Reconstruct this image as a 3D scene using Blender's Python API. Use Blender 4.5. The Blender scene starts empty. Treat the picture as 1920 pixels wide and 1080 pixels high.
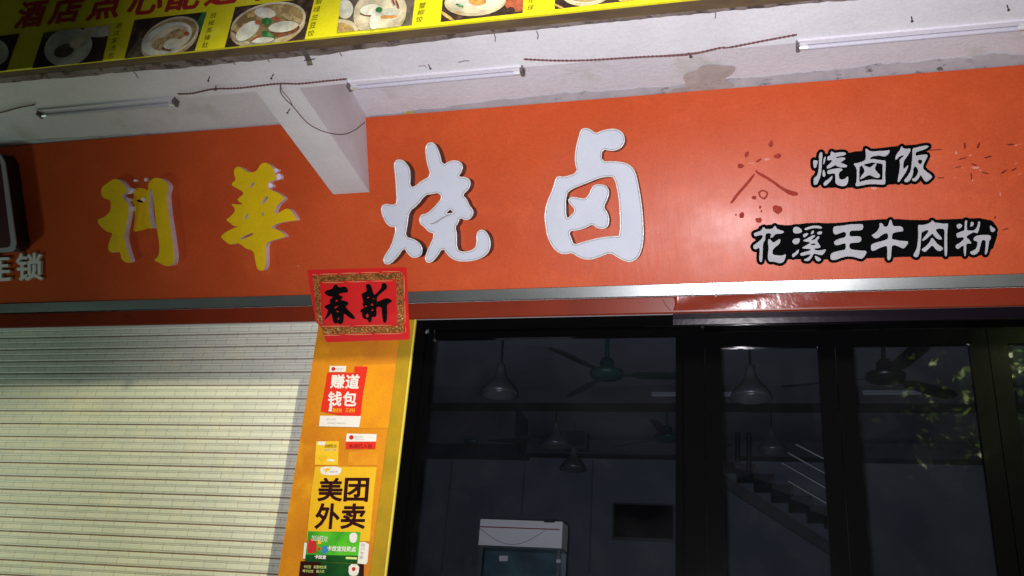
import bpy, math, random
import numpy as np
from math import radians as R, sin, cos, pi
from mathutils import Vector, Matrix
random.seed(7)
sc = bpy.context.scene
col = sc.collection

# ------------------------------------------------------------------ camera
FPX = 1711.3                       # focal length in pixels of the 1920 wide photograph
yaw, pit, rol = R(15.3715), R(22.6258), R(4.33555)
Fv = Vector((-sin(yaw)*cos(pit), cos(yaw)*cos(pit), sin(pit)))
R0 = Vector((cos(yaw), sin(yaw), 0)); U0 = R0.cross(Fv)
Rv = cos(rol)*R0 + sin(rol)*U0; Uv = -sin(rol)*R0 + cos(rol)*U0
CAM = Vector((0, -4.5, 1.55))
cam = bpy.data.objects.new('camera', bpy.data.cameras.new('camera')); col.objects.link(cam)
m = Matrix((Rv, Uv, -Fv)).transposed().to_4x4(); m.translation = CAM
cam.matrix_world = m
cam.data.sensor_width = 36; cam.data.lens = 36*FPX/1920; cam.data.clip_end = 500; cam.data.clip_start = .02
sc.camera = cam

# ------------------------------------------------------------------ night sky, lamps, exposure
w = bpy.data.worlds.new('World'); sc.world = w; w.use_nodes = True
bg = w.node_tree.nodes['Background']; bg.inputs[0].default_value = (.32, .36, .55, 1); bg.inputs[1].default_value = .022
def lamp(name, kind, loc, power, colr, size=.05, aim=None, angle=80, blend=1):
    d = bpy.data.lights.new(name, kind); d.energy = power; d.color = colr
    d.shadow_soft_size = size
    if kind == 'SPOT': d.spot_size = R(angle); d.spot_blend = blend
    o = bpy.data.objects.new(name, d); col.objects.link(o); o.location = loc
    if aim is not None:
        o.rotation_euler = (Vector(aim)-Vector(loc)).to_track_quat('-Z', 'Y').to_euler()
    return o
# the phone's own flash beside the lens
lamp('phone_flash', 'SPOT', (-.03, -4.52, 1.53), 1300, (1, .93, .98), .02, (-.42, 0, 3.62), 75, 1)
# street lamp across the road, high to the right
# a cut-off lantern: nothing above its rim is lit
lamp('street_lamp_light', 'SPOT', (5.3, -8.0, 7.5), 6000, (1, .95, .60), .10, (5.3, -8.0, 0), 143, .05)
# lit shop further along the street, to the left
lamp('far_shop_light', 'POINT', (-6.9, -2.0, .9), 120, (.72, 1, .88), .3)
sc.view_settings.view_transform = 'Standard'; sc.view_settings.look = 'None'
sc.view_settings.exposure = 0; sc.view_settings.gamma = 1

# ------------------------------------------------------------------ pixel to plane helpers
def ray(x, y): return Fv*FPX + Rv*(x-960) - Uv*(y-540)
def PY(x, y, Y):
    d = ray(x, y); return CAM + d*((Y-CAM.y)/d.y)
def PZ(x, y, Z):
    d = ray(x, y); return CAM + d*((Z-CAM.z)/d.z)

TAU = R(26.5)                       # the signboard leans out at the top
NS = Vector((0, -cos(TAU), -sin(TAU))); P0S = Vector((0, 0, 3.49)); US = Vector((0, -sin(TAU), cos(TAU)))
def PS(x, y, h=0):
    d = ray(x, y); return CAM + d*(((P0S+NS*h-CAM).dot(NS))/d.dot(NS))
def SP(x, s_, h=0): return Vector((x, 0, 0)) + P0S + US*s_ + NS*h

# ------------------------------------------------------------------ materials
def nd(nt, t, **k):
    n = nt.nodes.new(t)
    for a, b in k.items(): setattr(n, a, b)
    return n
def mat(name, c, rough=.6, metal=0, c2=None, scale=6, detail=6, bump=0, bscale=60, stretch=(1,1,1), spec=.5,
        aniso=0, tang=None, coat=0, lo=.35, hi=.65, c3=None, scale3=2, lo3=.55, hi3=.7, rvar=0, grain=.10, bstretch=None):
    M = bpy.data.materials.new(name); M.use_nodes = True; nt = M.node_tree
    b = nt.nodes['Principled BSDF']
    b.inputs['Roughness'].default_value = rough; b.inputs['Metallic'].default_value = metal
    b.inputs['Specular IOR Level'].default_value = spec
    b.inputs['Coat Weight'].default_value = coat; b.inputs['Coat Roughness'].default_value = .08
    geo = nd(nt, 'ShaderNodeNewGeometry'); mp = nd(nt, 'ShaderNodeMapping'); mp.inputs['Scale'].default_value = stretch
    nt.links.new(geo.outputs['Position'], mp.inputs['Vector'])
    P = mp.outputs['Vector']
    def noise(s, d=6, vec=P, rough_=.6):
        n = nd(nt, 'ShaderNodeTexNoise'); n.inputs['Scale'].default_value = s; n.inputs['Detail'].default_value = d
        n.inputs['Roughness'].default_value = rough_
        nt.links.new(vec, n.inputs['Vector']); return n.outputs['Fac']
    def ramp(f, a, b_):
        r = nd(nt, 'ShaderNodeMapRange'); r.inputs[1].default_value = a; r.inputs[2].default_value = b_
        nt.links.new(f, r.inputs[0]); return r.outputs[0]
    def mix(f, A, B, mode='MIX'):
        x = nd(nt, 'ShaderNodeMix', data_type='RGBA', blend_type=mode)
        if isinstance(f, float): x.inputs['Factor'].default_value = f
        else: nt.links.new(f, x.inputs['Factor'])
        for s, v in (('A', A), ('B', B)):
            s = [i for i in x.inputs if i.name == s and i.type == 'RGBA'][0]
            if isinstance(v, tuple): s.default_value = (*v, 1)
            else: nt.links.new(v, s)
        return [o for o in x.outputs if o.type == 'RGBA'][0]
    cur = tuple(c)
    if c2: cur = mix(ramp(noise(scale, detail), lo, hi), tuple(c), tuple(c2))
    if c3: cur = mix(ramp(noise(scale3, 8), lo3, hi3), cur, tuple(c3))
    if grain:
        g = noise(90, 3, geo.outputs['Position'], .8)
        v = nd(nt, 'ShaderNodeMapRange'); v.inputs[1].default_value = .25; v.inputs[2].default_value = .75
        v.inputs[3].default_value = 1-grain; v.inputs[4].default_value = 1+grain
        nt.links.new(g, v.inputs[0])
        cc = nd(nt, 'ShaderNodeCombineColor')
        for i in range(3): nt.links.new(v.outputs[0], cc.inputs[i])
        cur = mix(1.0, cur, cc.outputs[0], 'MULTIPLY')
    if isinstance(cur, tuple): b.inputs['Base Color'].default_value = (*cur, 1)
    else: nt.links.new(cur, b.inputs['Base Color'])
    if rvar:
        v = nd(nt, 'ShaderNodeMapRange'); v.inputs[1].default_value = .3; v.inputs[2].default_value = .7
        v.inputs[3].default_value = rough-rvar; v.inputs[4].default_value = rough+rvar
        nt.links.new(noise(3.5), v.inputs[0]); nt.links.new(v.outputs[0], b.inputs['Roughness'])
    if bump:
        bn = nd(nt, 'ShaderNodeBump'); bn.inputs['Strength'].default_value = 1; bn.inputs['Distance'].default_value = bump
        bv = P
        if bstretch:
            m3 = nd(nt, 'ShaderNodeMapping'); m3.inputs['Scale'].default_value = bstretch; nt.links.new(geo.outputs['Position'], m3.inputs['Vector']); bv = m3.outputs['Vector']
        nt.links.new(noise(bscale, 4, bv), bn.inputs['Height']); nt.links.new(bn.outputs[0], b.inputs['Normal'])
    if aniso:
        b.inputs['Anisotropic'].default_value = aniso
        t = nd(nt, 'ShaderNodeCombineXYZ')
        for i in range(3): t.inputs[i].default_value = (tang or (1,0,0))[i]
        nt.links.new(t.outputs[0], b.inputs['Tangent'])
    return M
def glass_mat(name, tint, refl=1.0, rough=.02, dust=.0022):
    M = bpy.data.materials.new(name); M.use_nodes = True; nt = M.node_tree; nt.nodes.clear()
    o = nd(nt, 'ShaderNodeOutputMaterial'); tr = nd(nt, 'ShaderNodeBsdfTransparent'); gl = nd(nt, 'ShaderNodeBsdfGlossy')
    tr.inputs[0].default_value = (*tint, 1); gl.inputs['Roughness'].default_value = rough
    gl.inputs[0].default_value = (1, 1, 1, 1)
    fr = nd(nt, 'ShaderNodeFresnel'); fr.inputs[0].default_value = 1.5
    mu = nd(nt, 'ShaderNodeMath', operation='MULTIPLY'); mu.inputs[1].default_value = refl
    nt.links.new(fr.outputs[0], mu.inputs[0])
    mx = nd(nt, 'ShaderNodeMixShader'); nt.links.new(mu.outputs[0], mx.inputs[0])
    nt.links.new(tr.outputs[0], mx.inputs[1]); nt.links.new(gl.outputs[0], mx.inputs[2])
    df_ = nd(nt, 'ShaderNodeBsdfDiffuse'); df_.inputs[0].default_value = (.5, .52, .58, 1)      # dust and smears on the pane
    ge = nd(nt, 'ShaderNodeNewGeometry'); no = nd(nt, 'ShaderNodeTexNoise'); no.inputs['Scale'].default_value = 2.2; no.inputs['Detail'].default_value = 8
    no.inputs['Distortion'].default_value = 1.2; nt.links.new(ge.outputs['Position'], no.inputs['Vector'])
    mr = nd(nt, 'ShaderNodeMapRange'); mr.inputs[1].default_value = .4; mr.inputs[2].default_value = .8; mr.inputs[3].default_value = dust*.35; mr.inputs[4].default_value = dust*2.4
    nt.links.new(no.outputs[0], mr.inputs[0]); m2 = nd(nt, 'ShaderNodeMixShader'); nt.links.new(mr.outputs[0], m2.inputs[0])
    nt.links.new(mx.outputs[0], m2.inputs[1]); nt.links.new(df_.outputs[0], m2.inputs[2]); nt.links.new(m2.outputs[0], o.inputs[0])
    return M

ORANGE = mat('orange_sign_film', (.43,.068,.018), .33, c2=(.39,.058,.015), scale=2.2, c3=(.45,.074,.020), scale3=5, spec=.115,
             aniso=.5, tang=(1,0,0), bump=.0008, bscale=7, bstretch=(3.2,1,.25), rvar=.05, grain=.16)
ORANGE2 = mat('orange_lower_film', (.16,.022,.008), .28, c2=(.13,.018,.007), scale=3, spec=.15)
PLASTER = mat('white_plaster', (.56,.56,.59), .85, c2=(.50,.50,.53), scale=3, c3=(.47,.47,.48), scale3=7, lo3=.6, hi3=.78, bump=.0015, bscale=40)
SOFFIT = mat('soffit_plaster', (.55,.55,.59), .85, c2=(.50,.50,.54), scale=2.2, c3=(.40,.40,.38), scale3=4, lo3=.55, hi3=.75, bump=.003, bscale=45)
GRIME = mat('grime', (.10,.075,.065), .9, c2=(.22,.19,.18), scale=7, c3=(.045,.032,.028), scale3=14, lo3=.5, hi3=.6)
SOFFIT_GREY = mat('soffit_grey', (.33,.34,.38), .9, c2=(.42,.42,.45), scale=8, c3=(.14,.14,.15), scale3=12, lo3=.58, hi3=.68)
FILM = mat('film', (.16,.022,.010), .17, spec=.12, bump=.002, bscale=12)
REMNANT_ = mat('yellow_stain', (.42,.36,.10), .8)
PEEL = mat('bare_render', (.30,.27,.26), .9, c2=(.38,.34,.32), scale=14, c3=(.2,.18,.17), scale3=22)
STEEL = mat('brushed_steel', (.24,.265,.26), .26, .8, c2=(.19,.215,.21), scale=3, stretch=(.6,1,3))
WHITE_ACR = mat('white_acrylic', (.43,.47,.53), .5, c2=(.39,.43,.49), scale=4, spec=.25, grain=.05)
RIM = mat('letter_rim', (.58,.56,.53), .22, c2=(.50,.49,.47), scale=20, spec=.6)
RIMGAP = mat('rim_gap', (.22,.235,.26), .5)
DARKSIDE = mat('dark_letter_side', (.035,.03,.032), .4)
YELLOW = mat('yellow_letter_face', (.60,.42,.003), .55, c2=(.54,.37,.004), scale=6, spec=.15)
WHITESIDE = mat('white_letter_side', (.70,.60,.66), .5, c2=(.55,.47,.52), scale=12)
REMNANT = mat('orange_remnant', (.58,.30,.006), .6, c2=(.56,.37,.005), scale=10, spec=.1)
SMALLW = mat('small_letter_white', (.33,.34,.36), .6, c2=(.28,.30,.31), scale=12, spec=.2)
BLACKV = mat('black_vinyl', (.0015,.0018,.002), .7, spec=.015, grain=0)
RESID = mat('glue_residue', (.21,.028,.02), .7, c2=(.28,.038,.024), scale=30, spec=.05)
RESID2 = mat('dark_scratch', (.13,.018,.012), .6, spec=.05)
WSPEC = mat('pale_residue', (.50,.20,.15), .6, spec=.1)
BANY = mat('banner_yellow', (.62,.58,.012), .5, c2=(.56,.52,.012), scale=3, c3=(.66,.63,.04), scale3=6, spec=.3)
BANRED = mat('banner_red', (.36,.02,.015), .5, c2=(.30,.02,.02), scale=12)
INK = mat('black_ink', (.010,.008,.006), .6, spec=.1)
WOOD = mat('aged_wood', (.11,.075,.032), .8, c2=(.065,.04,.02), scale=10, c3=(.05,.03,.02), scale3=16, stretch=(.4,2,1))
SLAT = mat('shutter_slat', (.68,.69,.60), .42, c2=(.61,.64,.57), scale=2.5, c3=(.72,.71,.57), scale3=4, grain=.08, bump=.002, bscale=30)
GAP = mat('shutter_gap', (.26,.15,.115), .8)
PILL = mat('pillar_orange', (.54,.215,.008), .38, c2=(.43,.145,.010), scale=2.3, c3=(.62,.29,.01), scale3=3.6, spec=.5)
PILL2 = mat('pillar_olive_film', (.36,.22,.010), .4, c2=(.24,.16,.014), scale=3, spec=.2)
EDGE = mat('pillar_edge', (.52,.44,.07), .35)
FRAME = mat('black_frame', (.0015,.0015,.0017), .10, spec=.24, bump=.0008, bscale=5, grain=0)
FRAMEF = mat('black_film', (.006,.004,.007), .17, spec=.12, bump=.001, bscale=8)
GLASS = glass_mat('window_glass', (.74,.765,.80), .9)
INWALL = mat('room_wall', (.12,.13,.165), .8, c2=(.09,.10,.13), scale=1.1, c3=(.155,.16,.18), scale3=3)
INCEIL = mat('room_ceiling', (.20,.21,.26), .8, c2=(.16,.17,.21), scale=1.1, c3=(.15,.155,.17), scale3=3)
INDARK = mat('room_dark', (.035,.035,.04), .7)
STRG = mat('stair_concrete', (.075,.075,.085), .8)
STEELR = mat('rail_steel', (.30,.31,.30), .35, .5)
DIMTUBE = mat('dim_tube', (.20,.22,.24), .5)
FLOOR = mat('room_floor', (.20,.19,.18), .5)
PAVE = mat('pavement_concrete', (.09,.088,.085), .85, c2=(.06,.058,.055), scale=3, bump=.004)
REDP = mat('red_paper', (.56,.012,.010), .55, c2=(.50,.012,.016), scale=6, spec=.3)
GOLD = mat('gold_glitter', (.42,.10,.02), .35, .5, c2=(.75,.55,.18), scale=150, lo=.52, hi=.6, c3=(.16,.09,.02), scale3=60, lo3=.5, hi3=.56, bump=.003, bscale=170)
GOLDL = mat('gold_line', (.80,.48,.20), .3, .5)
BLACKP = mat('brush_ink', (.002,.002,.002), .6, spec=.08)
S_RED = mat('sticker_red', (.56,.022,.012), .4)
S_DRED = mat('sticker_deep_red', (.42,.02,.02), .4)
S_WH = mat('sticker_white', (.60,.58,.58), .5, spec=.2)
S_YEL = mat('sticker_yellow', (.66,.42,.02), .4)
S_YEL2 = mat('sticker_amber', (.62,.35,.012), .4, c2=(.60,.38,.014), scale=5)
S_GRN = mat('sticker_green', (.08,.42,.02), .35, c2=(.02,.22,.02), scale=7)
S_DGRN = mat('sticker_dark_green', (.008,.07,.014), .3, c2=(.004,.03,.01), scale=8)
S_GREY = mat('sticker_grey', (.35,.33,.34), .5)
S_LIME = mat('sticker_lime', (.5,.6,.2), .5)
S_BLUE = mat('sticker_blue', (.03,.16,.42), .5)
S_MAR = mat('dark_maroon', (.022,.003,.004), .5, spec=.15)
TEAL = mat('teal_enamel', (.006,.045,.042), .4, spec=.3)
DKTEAL = mat('fan_blade_paint', (.02,.035,.035), .5)
ALU = mat('spun_aluminium', (.16,.16,.165), .36, .5)
BLK = mat('black_plastic', (.010,.010,.012), .35)
CABW = mat('cabinet_white', (.80,.78,.74), .5)
CABG = glass_mat('cabinet_glass', (.8,.9,.92), 1.5, .1)
TUBEG = mat('lamp_tube_glass', (.36,.36,.42), .45, spec=.2)
BATTEN = mat('lamp_batten', (.52,.51,.56), .6, spec=.15)
CAPM = mat('chrome_cap', (.85,.85,.85), .3, .7)
DKG = mat('dark_bracket', (.09,.08,.09), .5)
CABLE = mat('twisted_cable', (.10,.035,.035), .6)
RUST = mat('rusty_iron', (.035,.025,.022), .7)
HANGM = mat('grey_hanger', (.06,.05,.045), .7)
SILVER = mat('silver_rim', (.50,.49,.54), .3, .6)
DARKFACE = mat('dark_sign_face', (.035,.006,.008), .35, c2=(.05,.008,.008), scale=9)
FOOD = {k: mat('print_'+k, v, .5, c2=tuple(x*.55 for x in v), scale=s_, c3=c3, scale3=s_*1.7, lo=.38, hi=.62, lo3=.54, hi3=.66, grain=.15, spec=.2) for k, v, s_, c3 in (
    ('dark',(.045,.028,.022),14,(.10,.06,.05)), ('bowl',(.50,.44,.30),9,(.30,.20,.09)), ('rim',(.62,.56,.42),12,(.48,.40,.26)), ('inner',(.30,.22,.10),11,(.46,.36,.18)),
    ('dumpling',(.62,.64,.58),9,(.52,.44,.30)), ('filling',(.46,.34,.18),26,(.12,.14,.05)), ('green',(.03,.16,.05),20,(.10,.26,.10)), ('shadow',(.20,.07,.035),22,(.06,.03,.02)),
    ('stone',(.14,.11,.09),20,(.05,.07,.04)), ('bamboo',(.50,.35,.13),26,(.22,.12,.05)), ('orange',(.62,.30,.08),20,(.40,.12,.04)), ('meat',(.38,.10,.05),22,(.10,.05,.03)))}

# ------------------------------------------------------------------ mesh builder
class MB:
    def __init__(s, sign=False):
        s.v = []; s.f = []; s.mi = []; s.mats = []; s.sm = []; s.nrm = NS if sign else Vector((0, -1, 0)); s.sign = sign
    def P(s, x, y, Y): return PS(x, y, -Y) if s.sign else PY(x, y, Y)
    def m(s, mt):
        if mt not in s.mats: s.mats.append(mt)
        return s.mats.index(mt)
    def face(s, pts, mt, smooth=False):
        n = len(s.v); s.v += [tuple(p) for p in pts]; s.f.append(tuple(range(n, n+len(pts)))); s.mi.append(s.m(mt)); s.sm.append(smooth)
    def raw(s, V, Fs, mt, smooth=False):
        n = len(s.v); s.v += [tuple(p) for p in V]; k = s.m(mt) if not isinstance(mt, list) else None
        for i, f in enumerate(Fs):
            s.f.append(tuple(a+n for a in f)); s.mi.append(k if k is not None else s.m(mt[i])); s.sm.append(smooth)
    def box(s, a, b, mt):
        x0,y0,z0 = a; x1,y1,z1 = b
        V = [(x0,y0,z0),(x1,y0,z0),(x1,y1,z0),(x0,y1,z0),(x0,y0,z1),(x1,y0,z1),(x1,y1,z1),(x0,y1,z1)]
        s.raw(V, [(0,3,2,1),(4,5,6,7),(0,1,5,4),(1,2,6,5),(2,3,7,6),(3,0,4,7)], mt)
    def hexa(s, lo, hi, mt):     # two quads of points, lo and hi, joined
        V = list(lo)+list(hi)
        s.raw(V, [(0,3,2,1),(4,5,6,7),(0,1,5,4),(1,2,6,5),(2,3,7,6),(3,0,4,7)], mt)
    def prism(s, pts, depth, mt, side=None):   # pts world points in a plane of constant y; extruded by +depth in y
        n = len(pts); B = [Vector(p)-s.nrm*depth for p in pts]
        s.raw(list(pts), [tuple(range(n))], mt)
        s.raw(B, [tuple(reversed(range(n)))], side or mt)
        s.raw(list(pts)+B, [(i, (i+1) % n, n+(i+1) % n, n+i) for i in range(n)], side or mt)
    def flat(s, px, Y, mt, t=.0012, side=None): s.prism([s.P(x, y, Y) for x, y in px], t, mt, side)
    def tube(s, pts, r, mt, n=8, caps=True):
        pts = [Vector(p) for p in pts]; rings = []
        rr = r if isinstance(r, (list, tuple)) else [r]*len(pts)
        up = Vector((0,0,1))
        for i, p in enumerate(pts):
            d = (pts[min(i+1, len(pts)-1)]-pts[max(i-1, 0)]).normalized()
            a = d.cross(up)
            if a.length < .05: a = d.cross(Vector((1,0,0)))
            a.normalize(); b = d.cross(a)
            rings.append([p+rr[i]*(cos(2*pi*k/n)*a+sin(2*pi*k/n)*b) for k in range(n)])
        V = [q for rg in rings for q in rg]; Fs = []
        for i in range(len(pts)-1):
            for k in range(n): Fs.append((i*n+k, i*n+(k+1) % n, (i+1)*n+(k+1) % n, (i+1)*n+k))
        s.raw(V, Fs, mt, True)
        if caps:
            s.face(list(reversed(rings[0])), mt); s.face(rings[-1], mt)
    def lathe(s, prof, c, mt, n=28):    # prof: (radius, z)
        c = Vector(c); V = [c+Vector((r*cos(2*pi*k/n), r*sin(2*pi*k/n), z)) for r, z in prof for k in range(n)]
        Fs = [(i*n+k, i*n+(k+1) % n, (i+1)*n+(k+1) % n, (i+1)*n+k) for i in range(len(prof)-1) for k in range(n)]
        s.raw(V, Fs, mt, True)
    def build(s, name, parent=None, **tags):
        V = s.v
        if parent is not None: org = world_loc(parent)
        else:
            a = np.array(V); org = Vector(((a[:,0].min()+a[:,0].max())/2, (a[:,1].min()+a[:,1].max())/2, a[:,2].min()))
        me = bpy.data.meshes.new(name); me.from_pydata([tuple(Vector(p)-org) for p in V], [], s.f)
        for mt in s.mats: me.materials.append(mt)
        me.polygons.foreach_set('material_index', s.mi); me.polygons.foreach_set('use_smooth', s.sm); me.update()
        o = bpy.data.objects.new(name, me); col.objects.link(o)
        if parent is not None: o.parent = parent
        else: o.location = org
        tag(o, **tags); return o
def world_loc(o):
    v = Vector(o.location)
    while o.parent is not None: o = o.parent; v = v+Vector(o.location)
    return v
def tag(o, label=None, cat=None, group=None, kind=None):
    for k, v in (('label', label), ('category', cat), ('group', group), ('kind', kind)):
        if v: o[k] = v
def thing(name, loc, label, cat, group=None, kind=None):
    o = bpy.data.objects.new(name, None); col.objects.link(o); o.location = loc; o.empty_display_size = .1
    tag(o, label, cat, group, kind); return o
def dup(root, loc, label, rotz=0):
    def cp(o, par):
        c = o.copy(); col.objects.link(c); c.parent = par
        for ch in list(o.children): cp(ch, c)
        return c
    r = cp(root, None); r.location = loc; r.rotation_euler = (0, 0, rotz); r['label'] = label; return r

# ------------------------------------------------------------------ traced and lettered outlines (distance field -> mesh)
def chaikin(p, n=1):
    for _ in range(n):
        q = []
        for i in range(len(p)):
            a = p[i]; b = p[(i+1) % len(p)]
            q += [(a[0]*.75+b[0]*.25, a[1]*.75+b[1]*.25), (a[0]*.25+b[0]*.75, a[1]*.25+b[1]*.75)]
        p = q
    return p
def tr(view, s, smooth=1):    # view = (origin x, origin y, scale) of the traced crop
    ox, oy, k = view
    p = [tuple(float(v) for v in t.split(',')) for t in s.split()]
    return chaikin([(ox+x/k, oy+y/k) for x, y in p], smooth)
def poly_dist(X, Y, loops):
    """signed distance to one region (even-odd over its loops), positive inside"""
    D = np.full(X.shape, 1e9); ins = np.zeros(X.shape, bool)
    for L in loops:
        n = len(L)
        for i in range(n):
            x0, y0 = L[i]; x1, y1 = L[(i+1) % n]
            dx, dy = x1-x0, y1-y0; q = dx*dx+dy*dy
            if q < 1e-12: continue
            t = np.clip(((X-x0)*dx+(Y-y0)*dy)/q, 0, 1)
            D = np.minimum(D, np.hypot(X-x0-t*dx, Y-y0-t*dy))
            if y0 != y1:
                c = ((y0 > Y) != (y1 > Y)) & (X < (x1-x0)*(Y-y0)/(y1-y0)+x0); ins ^= c
    return np.where(ins, D, -D)
def field(polys, holes=(), extra=(), step=1.0, pad=8, grow=0):
    allp = [p for P in polys+list(extra) for p in P]
    x0 = min(p[0] for p in allp)-pad; x1 = max(p[0] for p in allp)+pad
    y0 = min(p[1] for p in allp)-pad; y1 = max(p[1] for p in allp)+pad
    xs = np.arange(x0, x1, step); ys = np.arange(y0, y1, step); X, Y = np.meshgrid(xs, ys)
    D = np.full(X.shape, -1e9)
    for P in polys: D = np.maximum(D, poly_dist(X, Y, [P]))
    for H in holes: D = np.minimum(D, -poly_dist(X, Y, [H]))
    for P in extra: D = np.maximum(D, poly_dist(X, Y, [P]))
    return xs, ys, D+grow
def contour(xs, ys, D):
    """marching squares: returns verts (px), faces, boundary edges, and the field at each vert"""
    H, W = D.shape; V = []; idx = {}; S = []
    def gv(i, j):
        k = (i, j)
        if k not in idx: idx[k] = len(V); V.append((xs[j], ys[i])); S.append(D[i, j])
        return idx[k]
    def ev(i, j, a, b):
        k = (i, j, a, b)
        if k not in idx:
            d0, d1 = D[i, j], D[a, b]; t = d0/(d0-d1)
            idx[k] = len(V); V.append((xs[j]+(xs[b]-xs[j])*t, ys[i]+(ys[a]-ys[i])*t)); S.append(0)
        return idx[k]
    Fs = []; In = D > 0
    any_ = In[:-1,:-1] | In[1:,:-1] | In[:-1,1:] | In[1:,1:]
    for i, j in zip(*np.nonzero(any_)):
        c = [(i, j), (i, j+1), (i+1, j+1), (i+1, j)]; poly = []
        for k in range(4):
            a = c[k]; b = c[(k+1) % 4]; ia = In[a]; ib = In[b]
            if ia: poly.append(gv(*a))
            if ia != ib:
                lo, hi = (a, b) if a < b else (b, a)
                poly.append(ev(*lo, *hi))
        if len(poly) >= 3: Fs.append(tuple(poly))
    cnt = {}
    for f in Fs:
        for k in range(len(f)):
            e = (f[k], f[(k+1) % len(f)])
            if (e[1], e[0]) in cnt: del cnt[(e[1], e[0])]
            else: cnt[e] = 1
    return V, Fs, list(cnt), S
def emboss(mb, fld, Yface, depth, face_mt, side_mt, rim=0, rim_h=0, rim_mt=None, mapf=None):
    V, Fs, E, S = contour(*fld)
    mapf = mapf or (lambda x, y: mb.P(x, y, Yface))
    P = [Vector(mapf(x, y)) for x, y in V]; B0 = P
    if rim:
        Q = []
        for p, s in zip(P, S):
            h = rim_h*max(0, 1-max(0, s-rim*.55)/(rim*.5)) if s > 0 else rim_h*.55
            h = min(h, rim_h); Q.append(p+mb.nrm*h)
        av = [sum(S[k] for k in f)/len(f) for f in Fs]
        mts = [rim_mt if a < rim*.72 else (RIMGAP if a < rim else face_mt) for a in av]
        mb.raw(Q, Fs, mts, True); P = Q
    else: mb.raw(P, Fs, face_mt)
    if depth:
        n = len(P); ring = {}; VV = []; FF = []
        def g(k, back):
            if (k, back) not in ring:
                ring[(k, back)] = len(VV); p = P[k]
                VV.append(B0[k]-mb.nrm*depth if back else p)
            return ring[(k, back)]
        for a, b in E: FF.append((g(b, 0), g(a, 0), g(a, 1), g(b, 1)))
        mb.raw(VV, FF, side_mt)
# --- font glyphs -------------------------------------------------
_gl = {}
def glyph(ch):
    """mesh of one glyph, scaled to the unit box of its own extent"""
    if ch in _gl: return _gl[ch]
    cu = bpy.data.curves.new('t', 'FONT'); cu.body = ch; cu.resolution_u = 3
    ob = bpy.data.objects.new('t', cu); col.objects.link(ob)
    bpy.context.view_layer.update()
    me = bpy.data.meshes.new_from_object(ob.evaluated_get(bpy.context.evaluated_depsgraph_get()))
    V = [(v.co.x, v.co.y) for v in me.vertices]; Fs = [tuple(p.vertices) for p in me.polygons]
    bpy.data.objects.remove(ob); bpy.data.curves.remove(cu); bpy.data.meshes.remove(me)
    _gl[ch] = (V, Fs); return V, Fs
EMX0, EMX1, EMY0, EMY1 = 0, 1, -.12, .88
def bil(q, u, v):    # q = top-left, top-right, bottom-right, bottom-left
    return ((q[0][0]*(1-u)+q[1][0]*u)*(1-v)+(q[3][0]*(1-u)+q[2][0]*u)*v,
            (q[0][1]*(1-u)+q[1][1]*u)*(1-v)+(q[3][1]*(1-u)+q[2][1]*u)*v)
def norm_glyph(ch):
    V, Fs = glyph(ch)
    a = np.array(V); x0, y0 = a.min(0); x1, y1 = a.max(0)
    return [((x-x0)/(x1-x0), (y1-y)/(y1-y0)) for x, y in V], Fs
def put_glyph(mb, ch, quad, Y, mt, t=.0008):
    V, Fs = norm_glyph(ch)
    P = [mb.P(*bil(quad, u, v), Y) for u, v in V]
    mb.raw(P, Fs, mt)
def text_row(mb, text, quad, Y, mt, gap=.10, bold=0, depth=0, side=None, step=.7):
    n = len(text); n_ = n+(n-1)*gap
    for i, ch in enumerate(text):
        if ch == ' ': continue
        a = i*(1+gap)/n_; b = (i*(1+gap)+1)/n_
        q = [bil(quad, a, 0), bil(quad, b, 0), bil(quad, b, 1), bil(quad, a, 1)]
        if bold or depth: bold_glyph(mb, ch, q, Y, mt, bold, depth, side, step)
        else: put_glyph(mb, ch, q, Y, mt)
def bold_glyph(mb, ch, q, Y, mt, bold, depth=0, side=None, step=.7):
    V, Fs = norm_glyph(ch)
    W = math.hypot(q[1][0]-q[0][0], q[1][1]-q[0][1])
    P = [bil(q, u*.94+.03, v*.94+.03) for u, v in V]
    cnt = {}
    for f in Fs:
        for k in range(len(f)):
            e = (f[k], f[(k+1) % len(f)])
            if (e[1], e[0]) in cnt: del cnt[(e[1], e[0])]
            else: cnt[e] = 1
    nxt = {}
    for a, b in cnt: nxt.setdefault(a, []).append(b)
    loops = []
    while nxt:
        s = next(iter(nxt)); L = [s]; c = s
        while c in nxt:
            d = nxt[c].pop()
            if not nxt[c]: del nxt[c]
            if d == s: break
            L.append(d); c = d
        if len(L) > 2: loops.append([P[k] for k in L])
    if not loops: return
    pts = [p for L in loops for p in L]; pad = bold+2
    xs = np.arange(min(p[0] for p in pts)-pad, max(p[0] for p in pts)+pad, step)
    ys = np.arange(min(p[1] for p in pts)-pad, max(p[1] for p in pts)+pad, step)
    X, YY = np.meshgrid(xs, ys)
    D = poly_dist(X, YY, loops)+bold
    emboss(mb, (xs, ys, D), Y, depth, mt, side or mt)
def ell(cx, cy, rx, ry, rot=0, n=28, a0=0, a1=360):
    c, s = cos(R(rot)), sin(R(rot)); o = []
    for k in range(n+(a1-a0 < 360)):
        t = R(a0+(a1-a0)*k/n); x, y = rx*cos(t), ry*sin(t); o.append((cx+x*c-y*s, cy+x*s+y*c))
    return o
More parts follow.
